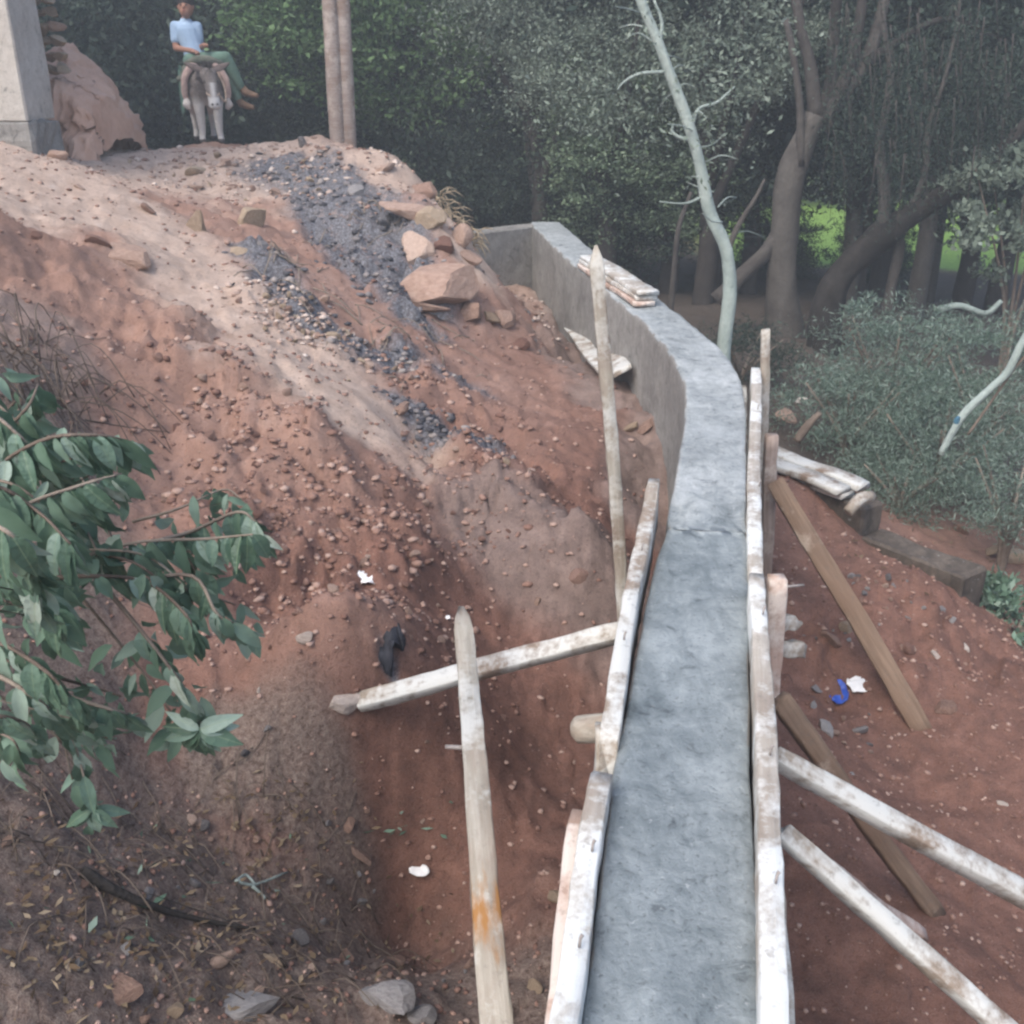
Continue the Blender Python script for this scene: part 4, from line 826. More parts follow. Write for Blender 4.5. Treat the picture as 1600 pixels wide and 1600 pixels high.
# bushes at the right
def bush(u, v, Y, rad, mat, label, n, leaf, seed, asp=.16, stems=True, cl=.14):
    c = atY(u, v, Y); bz = gz(c.x, c.y); b = empty('shrub', (c.x, c.y, bz)); tag(b, label, 'shrub', 'shrubs beyond the right side')
    rad = (rad[0], rad[1], rad[2] * 1.25); me = crown_mesh('foliage', mat, rad, int(n * .46), 120, leaf * (1.05 if leaf < .06 else .8), asp, seed, cl * 1.05, -.35, .45); o = link('foliage', me, None, b); o.location = (0, 0, c.z - bz)
    for i in range(6):
        a = i * 1.05 + seed; r_ = rad[0] * .7
        V, Fq = tube_data([(0, 0, -.1), (.2 * r_ * math.cos(a), .2 * r_ * math.sin(a), (c.z - bz) * .5), (r_ * math.cos(a), r_ * math.sin(a), c.z - bz + rad[2] * .5)], [.022, .016, .005], 6, 4, .1, i)
        link('stem', mesh_np('stem', V, Fq), M['twig'], b)
    return b
bush(1400, 560, 8.0, (.62, .6, .42), 'leaf_bush', 'feathery grey-green shrub behind the stacked boards', 170, .05, 41)
bush(1330, 640, 7.5, (.55, .5, .36), 'leaf_bush', 'feathery shrub nearest the tall right stakes', 140, .05, 42)
bush(1470, 700, 6.9, (.62, .5, .42), 'leaf_bush', 'broad grey-green shrub above the low wall', 170, .045, 43)
bush(1560, 620, 7.2, (.6, .55, .5), 'leaf_bush', 'grey-green shrub at the right edge', 170, .05, 44)
bush(1590, 760, 6.0, (.42, .4, .3), 'leaf_bush', 'low shrub at the right edge above the orange rocks', 100, .04, 45)
bush(1410, 760, 6.6, (.4, .35, .25), 'leaf_bush', 'low shrub just beyond the low concrete wall', 100, .04, 46)
bush(1615, 320, 10.2, (.85, .7, .55), 'leaf_grey', 'pale-leaved shrub right of the green gap', 90, .09, 47, .6)
bush(1160, 560, 9.3, (.5, .4, .3), 'leaf_dark', 'dark weedy shrub behind the pale trunk', 70, .05, 48)
bush(1590, 985, 4.9, (.25, .2, .16), 'leaf_near', 'leafy weed at the right edge of the soil', 16, .07, 49, .5, cl=.1)
bush(1540, 925, 5.2, (.18, .16, .1), 'leaf_near', 'small green weed below the low wall', 9, .05, 50, .5, cl=.08)
b = empty('pale_branch'); tag(b, 'bent pale-barked branch leaning through the right shrubs', 'branch')
limb('stem', [(1470,710),(1490,672),(1512,640),(1550,605),(1575,580),(1600,530),(1640,460)], 6.1, [.022, .022, .024, .024, .024, .022, .02], b, 'bark_pale', seed=51)
limb('twig', [(1512,680),(1540,640),(1590,570),(1620,540)], 6.1, [.008, .008, .007, .006], b, 'twig', seed=52)
b = empty('dead_branch'); tag(b, 'curved bare branch lying beyond the shrubs on the far right', 'branch')
limb('stem', [(1465,484),(1500,478),(1540,490),(1565,470)], 9.2, [.03, .03, .028, .02], b, 'bark_pale', seed=53)
b = empty('dead_branch'); tag(b, 'short bare stick rising from rubble behind the stacked boards', 'branch')
limb('stem', [(1245,690),(1262,665),(1282,645)], 6.9, [.03, .03, .02], b, 'twig', seed=54)
o = place_rock(RSs['greyrock'][2], atY(1495, 658, 5.95), .03, 'teal plastic scrap caught on the pale branch', 'litter', None, 'plastic_scrap'); o.data = o.data.copy(); o.data.materials[0] = M['teal']

# dry vine on the right edge of the mound
b = empty('dry_grass_clump'); tag(b, 'dry straw and roots hanging over the right edge of the mound', 'dry grass')
for i in range(70):
    u, v = random.choice([(700,330),(720,350),(690,310),(735,365),(745,380)]); u += random.uniform(-10, 10); v += random.uniform(-10, 10)
    p = atY(u, v, 9.0 + random.uniform(-.2, .2)); q = p + Vector((random.uniform(-.02, .16), random.uniform(-.1, .05), random.uniform(-.14, .05)))
    if i == 0: acc = []
    acc.append(tube_data([p, p.lerp(q, .5) + Vector((0, 0, .03)), q], [.007, .006, .003], 4, 2))
V, Fq = merge(acc); link('straw', mesh_np('straw', V, Fq), M['straw'], b)

# ------------------------------------------------------------------ foreground leafy branch (left)
def leaf_mesh(seed, L=1.0, W=.38, curl=.25, fold=.18):
    n = 9; V = []; r = random.Random(seed)
    for i in range(n):
        s = i / (n - 1); w = W * .5 * (math.sin(math.pi * min(1, s * 1.02) ** .8) ** .85 if 0 < s < 1 else .02) + .004
        z = -curl * s * s; tw = .25 * (r.random() - .5)
        for k in (-1, -.5, 0, .5, 1): V.append((s * L, k * w, z + abs(k) * w * fold * 2 + k * w * tw + .02 * math.sin(s * 14 + seed) * abs(k)))
    me = mesh_np('leaf', V, grid_faces(n, 5)); me.materials.append(M['leaf_near2']); return me
def near_leaf_mat():
    m, nt, b = new_mat('broad_leaf'); g = NT(nt); P = g.co(); sep = nt.nodes.new('ShaderNodeSeparateXYZ'); g.l(P, sep.inputs[0])
    c = g.ramp(g.orand(), [(0, (.07, .13, .085)), (.4, (.125, .215, .15)), (.72, (.20, .31, .24)), (.9, (.36, .47, .40)), (1, (.48, .55, .46))])
    rib = g.math('ABSOLUTE', sep.outputs[1]); c = g.mix(g.ramp(rib, [(.0, (.6, .6, .6)), (.018, (0, 0, 0))]), c, (.3, .4, .25))
    n = g.noise(P, 6, 4, .6); c = g.mix(g.math('MULTIPLY', n, .5), c, g.mix(.5, c, (.03, .06, .03)))
    g.l(c, b.inputs['Base Color']); b.inputs['Roughness'].default_value = .42; b.inputs['Specular IOR Level'].default_value = .5; g.bump(b, n, .3, .02)
    t = nt.nodes.new('ShaderNodeBsdfTranslucent'); g.l(c, t.inputs[0]); mx = nt.nodes.new('ShaderNodeMixShader'); mx.inputs[0].default_value = .25
    g.l(b.outputs[0], mx.inputs[1]); g.l(t.outputs[0], mx.inputs[2]); g.l(mx.outputs[0], nt.nodes['Material Output'].inputs[0]); return m
M['leaf_near2'] = near_leaf_mat()
LM = [leaf_mesh(i, 1, random.uniform(.3, .46), random.uniform(.1, .5)) for i in range(6)]
pl = empty('leafy_shrub', (-1.7, 1.6, gz(-1.7, 1.6))); tag(pl, 'leafy green shrub with drooping broad leaves reaching in from the left edge', 'shrub')
pinv = Matrix.Translation(-pl.location)
BR = [ # polyline (u,v), Y, leaves spots: list of (t, count, size)
 ([(-160,900),(-40,760),(60,690),(150,680),(205,690)], 1.75, 20), ([(-140,820),(-20,700),(40,640),(60,600)], 1.9, 7), ([(-120,900),(20,800),(120,760),(190,740)], 1.7, 16),
 ([(-120,1000),(60,900),(200,850),(320,842),(395,835)], 1.85, 16), ([(60,905),(150,900),(230,910),(290,960),(305,1000)], 1.72, 18), ([(-140,950),(-20,900),(60,920),(90,960)], 1.5, 18),
 ([(-150,1050),(-30,1000),(60,1040),(110,1090),(130,1120)], 1.6, 14), ([(200,910),(300,900),(340,960),(385,980)], 1.8, 9), ([(150,900),(240,1010),(290,1080),(310,1130)], 1.75, 13),
 ([(-80,1020),(40,1080),(110,1150),(140,1250)], 1.65, 9), ([(110,1090),(180,1110),(210,1120)], 1.7, 8), ([(-100,780),(-10,760),(60,800),(110,850)], 1.6, 16), ([(230,850),(300,830),(370,800),(400,815)], 1.95, 8)]
BR += [([(-200,900),(-60,820),(10,830),(50,880),(60,950)], 1.35, 12), ([(-150,700),(-40,640),(40,690),(90,740)], 1.8, 12), ([(-100,1150),(-20,1120),(40,1130),(60,1160)], 1.55, 8), ([(-60,600),(0,640),(60,720),(120,800),(160,880)], 1.95, 14)]
lc = 0; extra = []
for bi, (px, Y, nl_) in enumerate(BR):
    pts = [atY(u, v, Y + .05 * math.sin(i * 2 + bi)) for i, (u, v) in enumerate(px)]
    V, Fq = tube_data(pts, [.0055, .004, .0035, .003, .002], 6, 5, .1, bi); V = V - np.array(pl.location); link('stem', mesh_np('stem', V, Fq), M['twig'], pl)
    C = catmull(pts, 8)
    nl_ = int(nl_ * 2.0)
    for k in range(nl_):
        s = 1 - (k / nl_) ** 1.3 * .75; i = int(s * (len(C) - 1)); p = C[i]; tdir = (C[min(i + 1, len(C) - 1)] - C[max(i - 1, 0)]).normalized()
        side = tdir.cross(Vector((0, 0, 1))).normalized(); a = k * 2.4 + bi
        d = (tdir * random.uniform(.2, .7) + side * math.cos(a) * .7 + Vector((0, 0, 1)) * (math.sin(a) * .35 - random.uniform(.7, 2.0))).normalized()
        nrm = (Vector((random.uniform(-.6, .6), -1, random.uniform(.1, 1.2)))).normalized(); yv = nrm.cross(d).normalized(); zv = d.cross(yv)
        L = random.uniform(.05, .09)
        Mx = Matrix(((d.x, yv.x, zv.x), (d.y, yv.y, zv.y), (d.z, yv.z, zv.z))).to_4x4()
        Mx = pinv @ Matrix.Translation(p) @ Mx @ Matrix.Scale(L, 4)
        if k % 3 != 2:
            o = bpy.data.objects.new('leaf', LM[(k + bi) % 6]); COL.objects.link(o); o.parent = pl; o.matrix_local = Mx
        else:
            src = LM[(k + bi) % 6]; n0 = len(src.vertices); cv = np.empty(n0 * 3); src.vertices.foreach_get('co', cv); cv = np.c_[cv.reshape(-1, 3), np.ones(n0)] @ np.array(Mx).T
            extra.append((cv[:, :3], grid_faces(9, 5)))
rx = random.Random(12)
for bi, (px, Y, nl_) in enumerate(BR * 2):
    ju, jv = rx.uniform(-40, 15), rx.uniform(-45, 45); pts = [atY(u + ju, v + jv, Y + rx.uniform(.05, .25)) for (u, v) in px]
    V, Fq = tube_data(pts, [.004, .003, .0025, .002], 5, 5, .1, bi + 50); extra_st = (V - np.array(pl.location), Fq); link('stem', mesh_np('stem', *extra_st), M['twig'], pl)
    C = catmull(pts, 8)
    for k in range(nl_ + 4):
        s_ = 1 - (k / (nl_ + 4)) * .85; i = int(s_ * (len(C) - 1)); p = C[i] + Vector((rx.gauss(0, .012), rx.gauss(0, .03), rx.gauss(0, .012)))
        d = Vector((rx.uniform(-.6, .8), rx.uniform(-.6, .6), -rx.uniform(.1, 1.3))).normalized(); nrm = Vector((rx.uniform(-.8, .8), -1, rx.uniform(-.2, 1.2))).normalized(); yv = nrm.cross(d).normalized(); zv = d.cross(yv)
        Mx = pinv @ Matrix.Translation(p) @ Matrix(((d.x, yv.x, zv.x), (d.y, yv.y, zv.y), (d.z, yv.z, zv.z))).to_4x4() @ Matrix.Scale(rx.uniform(.045, .09), 4)
        src = LM[(k + bi) % 6]; n0 = len(src.vertices); cv = np.empty(n0 * 3); src.vertices.foreach_get('co', cv); cv = np.c_[cv.reshape(-1, 3), np.ones(n0)] @ np.array(Mx).T
        extra.append((cv[:, :3], grid_faces(9, 5)))
V, Fq = merge(extra); o = link('small_leaves', mesh_np('small_leaves', V, Fq), M['leaf_near'], pl); o['kind'] = 'stuff'
# big teal whorl
for (u, v, Y, n, L0) in ((312, 1140, 1.75, 12, .085), (145, 1262, 1.7, 7, .08), (400, 835, 1.9, 7, .06)):
    p = atY(u, v, Y)
    for k in range(n):
        a = -math.pi / 2 + (k - (n - 1) / 2) * .38 + random.uniform(-.1, .1); d = Vector((math.cos(a), random.uniform(-.35, .2), math.sin(a))).normalized()
        nrm = Vector((0, -1, .7)).normalized(); yv = nrm.cross(d).normalized(); zv = d.cross(yv)
        o = bpy.data.objects.new('leaf', LM[k % 6]); COL.objects.link(o); o.parent = pl
        o.matrix_local = pinv @ Matrix.Translation(p) @ Matrix(((d.x, yv.x, zv.x), (d.y, yv.y, zv.y), (d.z, yv.z, zv.z))).to_4x4() @ Matrix.Scale(random.uniform(.8, 1.1) * L0, 4)

# dry stems at the left and twigs on the ground
def twigs(name, label, spots, n, ln, rad, cat, seed, lift=.04, kind='stuff', mat='twig', curl=.3):
    r = random.Random(seed); acc = []
    for i in range(n):
        u, v, s = r.choice(spots); p = hit(u + r.gauss(0, s), v + r.gauss(0, s * .6)); 
        if p[1] > 9: continue
        a = r.uniform(0, 6.28); L = ln * r.uniform(.4, 1.2); pts = []
        for k in range(4):
            x = p[0] + L * k / 3 * math.cos(a) + r.uniform(-1, 1) * L * .08 * curl; y = p[1] + L * k / 3 * math.sin(a) + r.uniform(-1, 1) * L * .08 * curl; pts.append((x, y))
        zz = ground_z(np.array([q[0] for q in pts]), np.array([q[1] for q in pts])); sm = r.uniform(0, lift)
        acc.append(tube_data([(x, y, z + .006 + sm * math.sin(k / 3 * math.pi)) for k, ((x, y), z) in enumerate(zip(pts, zz))], [rad * r.uniform(.6, 1.2), rad * .5], 4, 2))
    V, Fq = merge(acc); o = link(name, mesh_np(name, V, Fq), M[mat]); tag(o, label, cat, kind=kind)
twigs('dry_twigs', 'tangle of dry twigs and straw on the litter at the lower left', [(120,1250,70),(300,1300,90),(250,1420,110),(450,1450,100),(80,1350,60),(500,1550,80)], 150, .18, .0026, 'twigs', 3, .08)
twigs('dry_twigs', 'tangled dry stems on the slope behind the leafy shrub', [(40,560,30),(60,640,35),(30,700,30),(130,620,25)], 90, .3, .0035, 'twigs', 4, .2)
twigs('dry_twigs', 'charred sticks scattered in the ash streak', [(560,330,50),(520,500,60),(680,560,50),(440,420,30)], 70, .25, .006, 'twigs', 5, .05)
def ground_leaves(name, label, spots, n, leaf, mat, seed):
    rs = np.random.default_rng(seed); r = random.Random(seed); P = []
    for i in range(n):
        u, v, s = r.choice(spots); p = hit(u + r.gauss(0, s), v + r.gauss(0, s * .6))
        if p[1] < 9: P.append(p[:2])
    P = np.array(P); z = ground_z(P[:, 0], P[:, 1]) + .008; V, Fq = leaf_cards(np.c_[P, z], leaf, .4, 0, rs)
    V = V.reshape(-1, 4, 3); V[..., 2] = z[:, None] + (V[..., 2] - z[:, None]) * .25 + .002; tag(link(name, mesh_np(name, V.reshape(-1, 3), Fq, False), M[mat]), label, 'leaf litter', kind='stuff')
ground_leaves('leaf_litter', 'dry brown leaf litter covering the ground at the lower left', [(150,1400,130),(350,1450,130),(500,1500,110),(250,1550,130),(100,1500,90),(420,1290,70)], 900, .035, 'leaf_dry', 8)
ground_leaves('fallen_green_leaves', 'few fallen green leaves on the litter at the lower left', [(230,1440,120),(400,1380,80),(620,1310,40)], 50, .05, 'leaf_near', 9)
ground_leaves('leaf_litter', 'leaf litter and stalks on the forest floor beyond the low wall', [(1450,850,60),(1540,900,50),(1250,650,40)], 300, .05, 'leaf_dry', 10)
b = empty('fallen_branch'); tag(b, 'dark fallen branch lying across the leaf litter at the lower left', 'branch')
pp = [ghit(u, v) + Vector((0, 0, .02)) for u, v in ((130,1370),(180,1400),(240,1425),(310,1445),(400,1460))]
V, Fq = tube_data(pp, [.016, .013, .011, .008, .004], 7, 4, .12, 3); link('stem', mesh_np('stem', V, Fq), M['bark'], b)
b = empty('forked_twig'); tag(b, 'green forked twig with grey leaves left of the white scrap', 'twig')
for q in (((370,1385),(400,1390),(450,1370)), ((395,1392),(410,1405),(415,1412)), ((370,1385),(385,1375),(400,1390))):
    V, Fq = tube_data([ghit(u, v) + Vector((0, 0, .02)) for u, v in q], [.006, .005, .004], 6, 3, .1); link('stem', mesh_np('stem', V, Fq), M['bark_pale'], b)

# ------------------------------------------------------------------ litter objects
def scrap(name, u, v, wpx, hpx, mat, label, cat, seed, th=.004, crumple=.35):
    p = ghit(u, v); k = p.y / ray(u, v)[1] / 1600; n = 9; r = np.random.default_rng(seed); V = []
    for i in range(n):
        for j in range(n):
            a, c = i / (n - 1) - .5, j / (n - 1) - .5; q = 1 - .35 * (abs(a) * abs(c) * 4) * .8
            V.append((a * wpx * k * q, c * hpx * k * 1.5 * q, crumple * hpx * k * float(fbm(np.array([a * 3 + seed]), np.array([c * 3]), 3, seed)[0])))
    me = mesh_np(name, V, grid_faces(n, n)); o = link(name, me, M[mat]); o.location = p + Vector((0, -.005, .012)); o.rotation_euler = (R(22), R(random.uniform(-8, 8)), R(random.uniform(-20, 20)))
    md = o.modifiers.new('thick', 'SOLIDIFY'); md.thickness = th; tag(o, label, cat); return o
scrap('paper_scrap', 575, 906, 36, 24, 'trash', 'crumpled white scrap on the red slope above the strut', 'litter', 3, crumple=.5)
scrap('paper_scrap', 655, 1362, 34, 14, 'trash', 'flat white scrap on the ground left of the thick stake', 'litter', 4)
scrap('plastic_bag', 1342, 1072, 46, 22, 'trash', 'torn white plastic bag beside the blue scrap right of the formwork', 'litter', 5, crumple=.4)
scrap('plastic_scrap', 1308, 1083, 34, 30, 'blue', 'crumpled blue plastic scrap beside the torn white bag', 'litter', 6, crumple=.5)
scrap('black_rag', 612, 1018, 34, 46, 'black', 'crumpled black rag on the slope above the strut', 'rag', 7, .006, 1.0)
scrap('paper_scrap', 700, 968, 8, 5, 'trash', 'tiny white scrap left of the stake tip', 'litter', 8)

# ------------------------------------------------------------------ donkey, saddle, rider
def cap(bm, a, b, ra, rb, seg=14):
    a, b = Vector(a), Vector(b)
    for p, r in ((a, ra), (b, rb)): bmesh.ops.create_uvsphere(bm, u_segments=seg, v_segments=8, radius=r, matrix=Matrix.Translation(p))
    L = (b - a).length
    if L > 1e-4: bmesh.ops.create_cone(bm, cap_ends=True, segments=seg, radius1=ra, radius2=rb, depth=L, matrix=Matrix.Translation((a + b) / 2) @ (b - a).to_track_quat('Z', 'Y').to_matrix().to_4x4())
def ell(bm, c, r, rot=(0, 0, 0), seg=18):
    from mathutils import Euler
    bmesh.ops.create_uvsphere(bm, u_segments=seg, v_segments=12, radius=1, matrix=Matrix.Translation(c) @ Euler(rot).to_matrix().to_4x4() @ Matrix.Diagonal((*r, 1)))
def chain(bm, pts):
    for (a, ra), (b, rb) in zip(pts[:-1], pts[1:]): cap(bm, a, b, ra, rb)
def remeshed(name, bm, vox, smooth=3):
    me = bpy.data.meshes.new(name); bm.to_mesh(me); bm.free(); o = bpy.data.objects.new('tmp', me); COL.objects.link(o)
    m = o.modifiers.new('r', 'REMESH'); m.mode = 'VOXEL'; m.voxel_size = vox; m.use_smooth_shade = True
    s = o.modifiers.new('s', 'SMOOTH'); s.factor = .5; s.iterations = smooth
    dg = bpy.context.evaluated_depsgraph_get(); nm = bpy.data.meshes.new_from_object(o.evaluated_get(dg)); bpy.data.objects.remove(o); nm.name = name; nm.materials.clear(); return nm
fw = Vector((.36, -.933, 0)).normalized(); rz = math.atan2(fw.y, fw.x)
org = atY(328, 226, 12.9); oz = gz(org.x, org.y) ; DZ = atY(330, 222, 12.6).z
dk = empty('donkey', (org.x, org.y, DZ), rz); tag(dk, 'grey-brown donkey with white muzzle standing on the crest, facing the camera', 'donkey')
bm = bmesh.new()
chain(bm, [((-.50, 0, .78), .20), ((-.2, 0, .76), .235), ((.1, 0, .77), .23), ((.33, 0, .78), .19)])
ell(bm, (.34, 0, .72), (.15, .175, .22)); ell(bm, (-.5, 0, .76), (.2, .2, .21))
chain(bm, [((.32, 0, .86), .14), ((.50, .0, .90), .115), ((.64, .02, .90), .095)])                                  # neck
chain(bm, [((.66, .02, .88), .098), ((.72, .03, .78), .088), ((.80, .035, .62), .072), ((.83, .035, .53), .068)])   # head
ell(bm, (.84, .035, .50), (.06, .072, .055)); 
for s in (-1, 1):
    ell(bm, (.735, .03 + s * .07, .80), (.025, .018, .025)); ell(bm, (.875, .035 + s * .028, .515), (.014, .012, .014))
    chain(bm, [((.34, s * .11, .66), .095), ((.36, s * .11, .42), .062), ((.355 + .03 * (s > 0), s * .105, .36), .058), ((.35 + .05 * (s > 0), s * .10, .14), .042), ((.36 + .05 * (s > 0), s * .11, .07), .038), ((.375 + .05 * (s > 0), s * .11, .02), .045)])
    chain(bm, [((-.48, s * .11, .68), .13), ((-.40, s * .12, .52), .09), ((-.58, s * .11, .38), .05), ((-.56, s * .11, .14), .032), ((-.54, s * .11, .06), .038), ((-.53, s * .11, .02), .043)])
chain(bm, [((-.68, 0, .82), .035), ((-.76, 0, .65), .025), ((-.76, 0, .42), .03)])
me = remeshed('body', bm, .014, 4)
def fur_mat():
    m, nt, b = new_mat('donkey_fur'); g = NT(nt); n = g.noise(g.co(), 30, 4, .6)
    c = g.mix(g.math('ADD', g.at('white'), g.math('MULTIPLY', g.math('SUBTRACT', n, .5), .5), True), g.mix(n, (.12, .10, .09), (.27, .23, .21)), (.66, .64, .62))
    c = g.mix(g.at('dark'), c, (.05, .042, .04)); g.l(c, b.inputs['Base Color']); b.inputs['Roughness'].default_value = .9; g.bump(b, n, .5, .02); return m
M['fur'] = fur_mat(); me.materials.append(M['fur'])
co = np.empty(len(me.vertices) * 3); me.vertices.foreach_get('co', co); co = co.reshape(-1, 3)
wh = np.clip((.62 - co[:, 2]) / .12, 0, 1) * (co[:, 0] < .5) ; hd = co[:, 0] > .55
stripe = np.exp(-((co[:, 1] - .033) / .03) ** 2) * (co[:, 2] < .80) * (co[:, 0] > .7)
wh = np.maximum(wh * .8, hd * np.maximum(np.clip((.64 - co[:, 2]) / .05, 0, 1), stripe * .8))
drk = np.zeros(len(co))
for s in (-1, 1):
    drk = np.maximum(drk, (np.linalg.norm(co - np.array([.75, .03 + s * .08, .80]), axis=1) < .026) * 1.0); drk = np.maximum(drk, (np.linalg.norm(co - np.array([.885, .035 + s * .028, .515]), axis=1) < .018) * 1.0)
drk = np.maximum(drk, (co[:, 2] < .045) * .9); attr(me, 'white', wh); attr(me, 'dark', drk); link('body', me, None, dk)
M['mane'] = plain_mat('mane', (.04, .033, .03), (.11, .09, .08), 30, .95)
M['earin'] = plain_mat('ear', (.12, .09, .08), (.22, .17, .15), 12, .9)
for s in (-1, 1):
    V = []; n = 9
    for i in range(n):
        q = i / (n - 1); w = .05 * math.sin(math.pi * min(1, .18 + q * .82)) ** .8
        for a in np.linspace(-1.25, 1.25, 7): V.append((.02 * math.cos(a) * 1.2 - .02, w * math.sin(a), q * .25 - .0))
    me = mesh_np('ear', V, grid_faces(n, 7)); o = link('ear', me, M['earin'], dk); o.location = (.62, .02 + s * .055, .95); o.rotation_euler = (s * -1.05, -.5, 0)
    md = o.modifiers.new('t', 'SOLIDIFY'); md.thickness = .008
rs = np.random.default_rng(3); n = 350; q = rs.random(n); C = np.stack([.34 + .33 * q, .01 + rs.normal(size=n) * .012, 1.0 - .0 * q + rs.random(n) * .0 - .02], -1)
V, Fq = leaf_cards(C, .09, .14, -1.6, rs); link('mane', mesh_np('mane', V, Fq), M['mane'], dk)
C = np.stack([.67 + rs.random(90) * .05, .02 + rs.normal(size=90) * .02, .97 - rs.random(90) * .03], -1); V, Fq = leaf_cards(C, .08, .14, 1.0, rs); link('forelock', mesh_np('forelock', V, Fq), M['mane'], dk)
# halter and lead rope
M['rope'] = plain_mat('rope', (.5, .36, .26), (.66, .5, .38), 30, .9)
def wire(name, pts, r, mat, parent, n=8): V, Fq = tube_data(pts, [r, r], n, 5); return link(name, mesh_np(name, V, Fq), M[mat], parent)
ring = [(.775 + .02 * math.cos(a) * 1.0, .033 + .078 * math.cos(a), .665 + .085 * math.sin(a) * .45) for a in np.linspace(0, 6.28, 14)]
hal = empty('halter', (0, 0, 0)); hal.parent = dk
wire('noseband', [(.79 + .07 * math.sin(a), .033 + .073 * math.cos(a), .66 - .03 * math.sin(a)) for a in np.linspace(0, 6.28, 14)], .008, 'rope', hal)
rp = wire('lead_rope', [(.78, .11, .66), (.74, .20, .55), (.60, .22, .75), (.30, .14, 1.0), (.02, .02, 1.09)], .010, 'rope', None); rp.matrix_world = Matrix.Translation(dk.location) @ Matrix.Rotation(rz, 4, 'Z') @ Matrix.Scale(.8, 4); tag(rp, 'peach-coloured lead rope hanging from the donkey halter to the rider', 'rope')

# pack saddle: straw-stuffed roll round the withers, blanket, green cloth
dk.scale = (.8, .93, .8); ps = empty('pack_saddle', dk.location, rz); ps.scale = (.8, .93, .8); tag(ps, 'padded pack saddle with peach front rolls and olive blanket on the donkey', 'saddle')
M['peach'] = plain_mat('peach_cloth', (.44, .31, .27), (.62, .46, .40), 14, .9, .6); M['olive'] = plain_mat('olive_cloth', (.10, .11, .08), (.22, .22, .17), 10, .9, .6)
M['greencloth'] = plain_mat('green_cloth', (.07, .14, .11), (.12, .22, .17), 8, .9, .5)
for s in (-1, 1):
    V, Fq = tube_data([(.24, s * .05, 1.06), (.30, s * .15, 1.0), (.34, s * .235, .86), (.33, s * .26, .70), (.31, s * .25, .56)], [.042, .046, .044, .036, .028], 12, 5, .12, 7 + s)
    link('side_roll', mesh_np('side_roll', V, Fq), M['peach'], ps)
    V, Fq = tube_data([(.33, s * .25, .57), (.37, s * .25, .50), (.38, s * .22, .44)], [.034, .045, .02], 10, 4, .25, 3 + s); link('tassel', mesh_np('tassel', V, Fq), M['whiterock'], ps)
bm = bmesh.new()
for k in range(9):
    x = -.36 + k * .075
    for j in range(9):
        a = R(-80 + j * 20); ell(bm, (x, .225 * math.sin(a) * 1.12, .80 + .25 * math.cos(a)), (.055, .055, .05), (0, 0, 0), 8)
me = remeshed('blanket', bm, .02, 5); me.materials.append(M['olive']); link('blanket', me, None, ps)
V, Fq = tube_data([(.22, -.2, 1.03), (.27, -.08, 1.08), (.28, .08, 1.085), (.22, .22, 1.04)], [.04, .062, .062, .04], 12, 5, .1, 4); link('front_roll', mesh_np('front_roll', V, Fq), M['olive'], ps)
# hanging green cloth on the far side
rows = []
for i in range(14):
    s = i / 13; z = .98 - s * .62
    for j in range(12):
        t_ = j / 11; w = .16 + .10 * (1 - s); x = -.28 + t_ * w * 1.5 + .12 * s; rows.append((x, -.285 - .02 * math.sin(t_ * 9 + s * 3) - .03 * s, z - .04 * math.sin(t_ * 5)))
o = link('green_cloth', mesh_np('green_cloth', rows, grid_faces(14, 12)), M['greencloth']); o.matrix_world = Matrix.Translation(dk.location) @ Matrix.Rotation(rz, 4, 'Z') @ Matrix.Scale(.8, 4); md = o.modifiers.new('t', 'SOLIDIFY'); md.thickness = .012
tag(o, 'green cloth hanging down the far side of the donkey below the rider', 'cloth')

# rider
M['skin'] = plain_mat('skin', (.34, .17, .115), (.42, .22, .155), 6, .55, .05); M['shirt'] = plain_mat('shirt', (.30, .42, .58), (.38, .51, .67), 5, .9, .5); M['pants'] = plain_mat('trousers', (.10, .17, .13), (.16, .26, .20), 7, .9, .5)
M['hair'] = plain_mat('hair', (.012, .009, .008), (.03, .022, .018), 30, .6); M['shoe'] = plain_mat('shoe', (.13, .075, .045), (.24, .15, .095), 12, .7); M['dark'] = plain_mat('dark_eye', (.01, .008, .008), (.02, .02, .02), 5, .4); M['lip'] = plain_mat('lip', (.30, .10, .08), (.36, .13, .10), 5, .5)
rd = empty('person', dk.location - Vector((.08, 0, .22)), math.atan2(-.866, .5)); tag(rd, 'rider in a light blue t-shirt and green trousers sitting sideways on the donkey', 'person')
hip, chest, neck, head = Vector((-.10, .06, 1.08)), Vector((-.22, .02, 1.38)), Vector((-.25, .02, 1.53)), Vector((-.22, .03, 1.66))
right = Vector((.5, .866, 0)).normalized()      # viewer's right in the donkey's frame is close to its own left
vr = Vector((.50, .866, 0)); vf = Vector((.866, -.5, 0))    # vr: viewer's right, vf: towards the viewer
shL, shR = neck - vr * .130 - Vector((0, 0, .075)) , neck + vr * .125 - Vector((0, 0, .08))
elL, elR = shL - vr * .0 + vf * .06 + Vector((0, 0, -.23)), shR + vr * .01 + vf * .03 + Vector((0, 0, -.23))
haL, haR = Vector((.00, .00, 1.19)), Vector((.05, .12, 1.25))
hpA, hpB = hip + vr * .07, hip - vr * .05 + vf * .05
knA, knB = Vector((.04, .40, 1.00)), Vector((.12, .34, 1.12))
anA, anB = Vector((.06, .46, .65)), Vector((.12, .50, .78))
bm = bmesh.new()
chain(bm, [(hip, .115), (hip.lerp(chest, .5), .10), (chest, .115), (neck - Vector((0, 0, .05)), .075), (neck, .045), (head - Vector((0, 0, .05)), .045)])
for s in (-1, 1): cap(bm, chest, neck + vr * s * .105 - Vector((0, 0, .085)), .09, .055)
from mathutils import Euler
yawh = math.atan2(vf.y, vf.x)
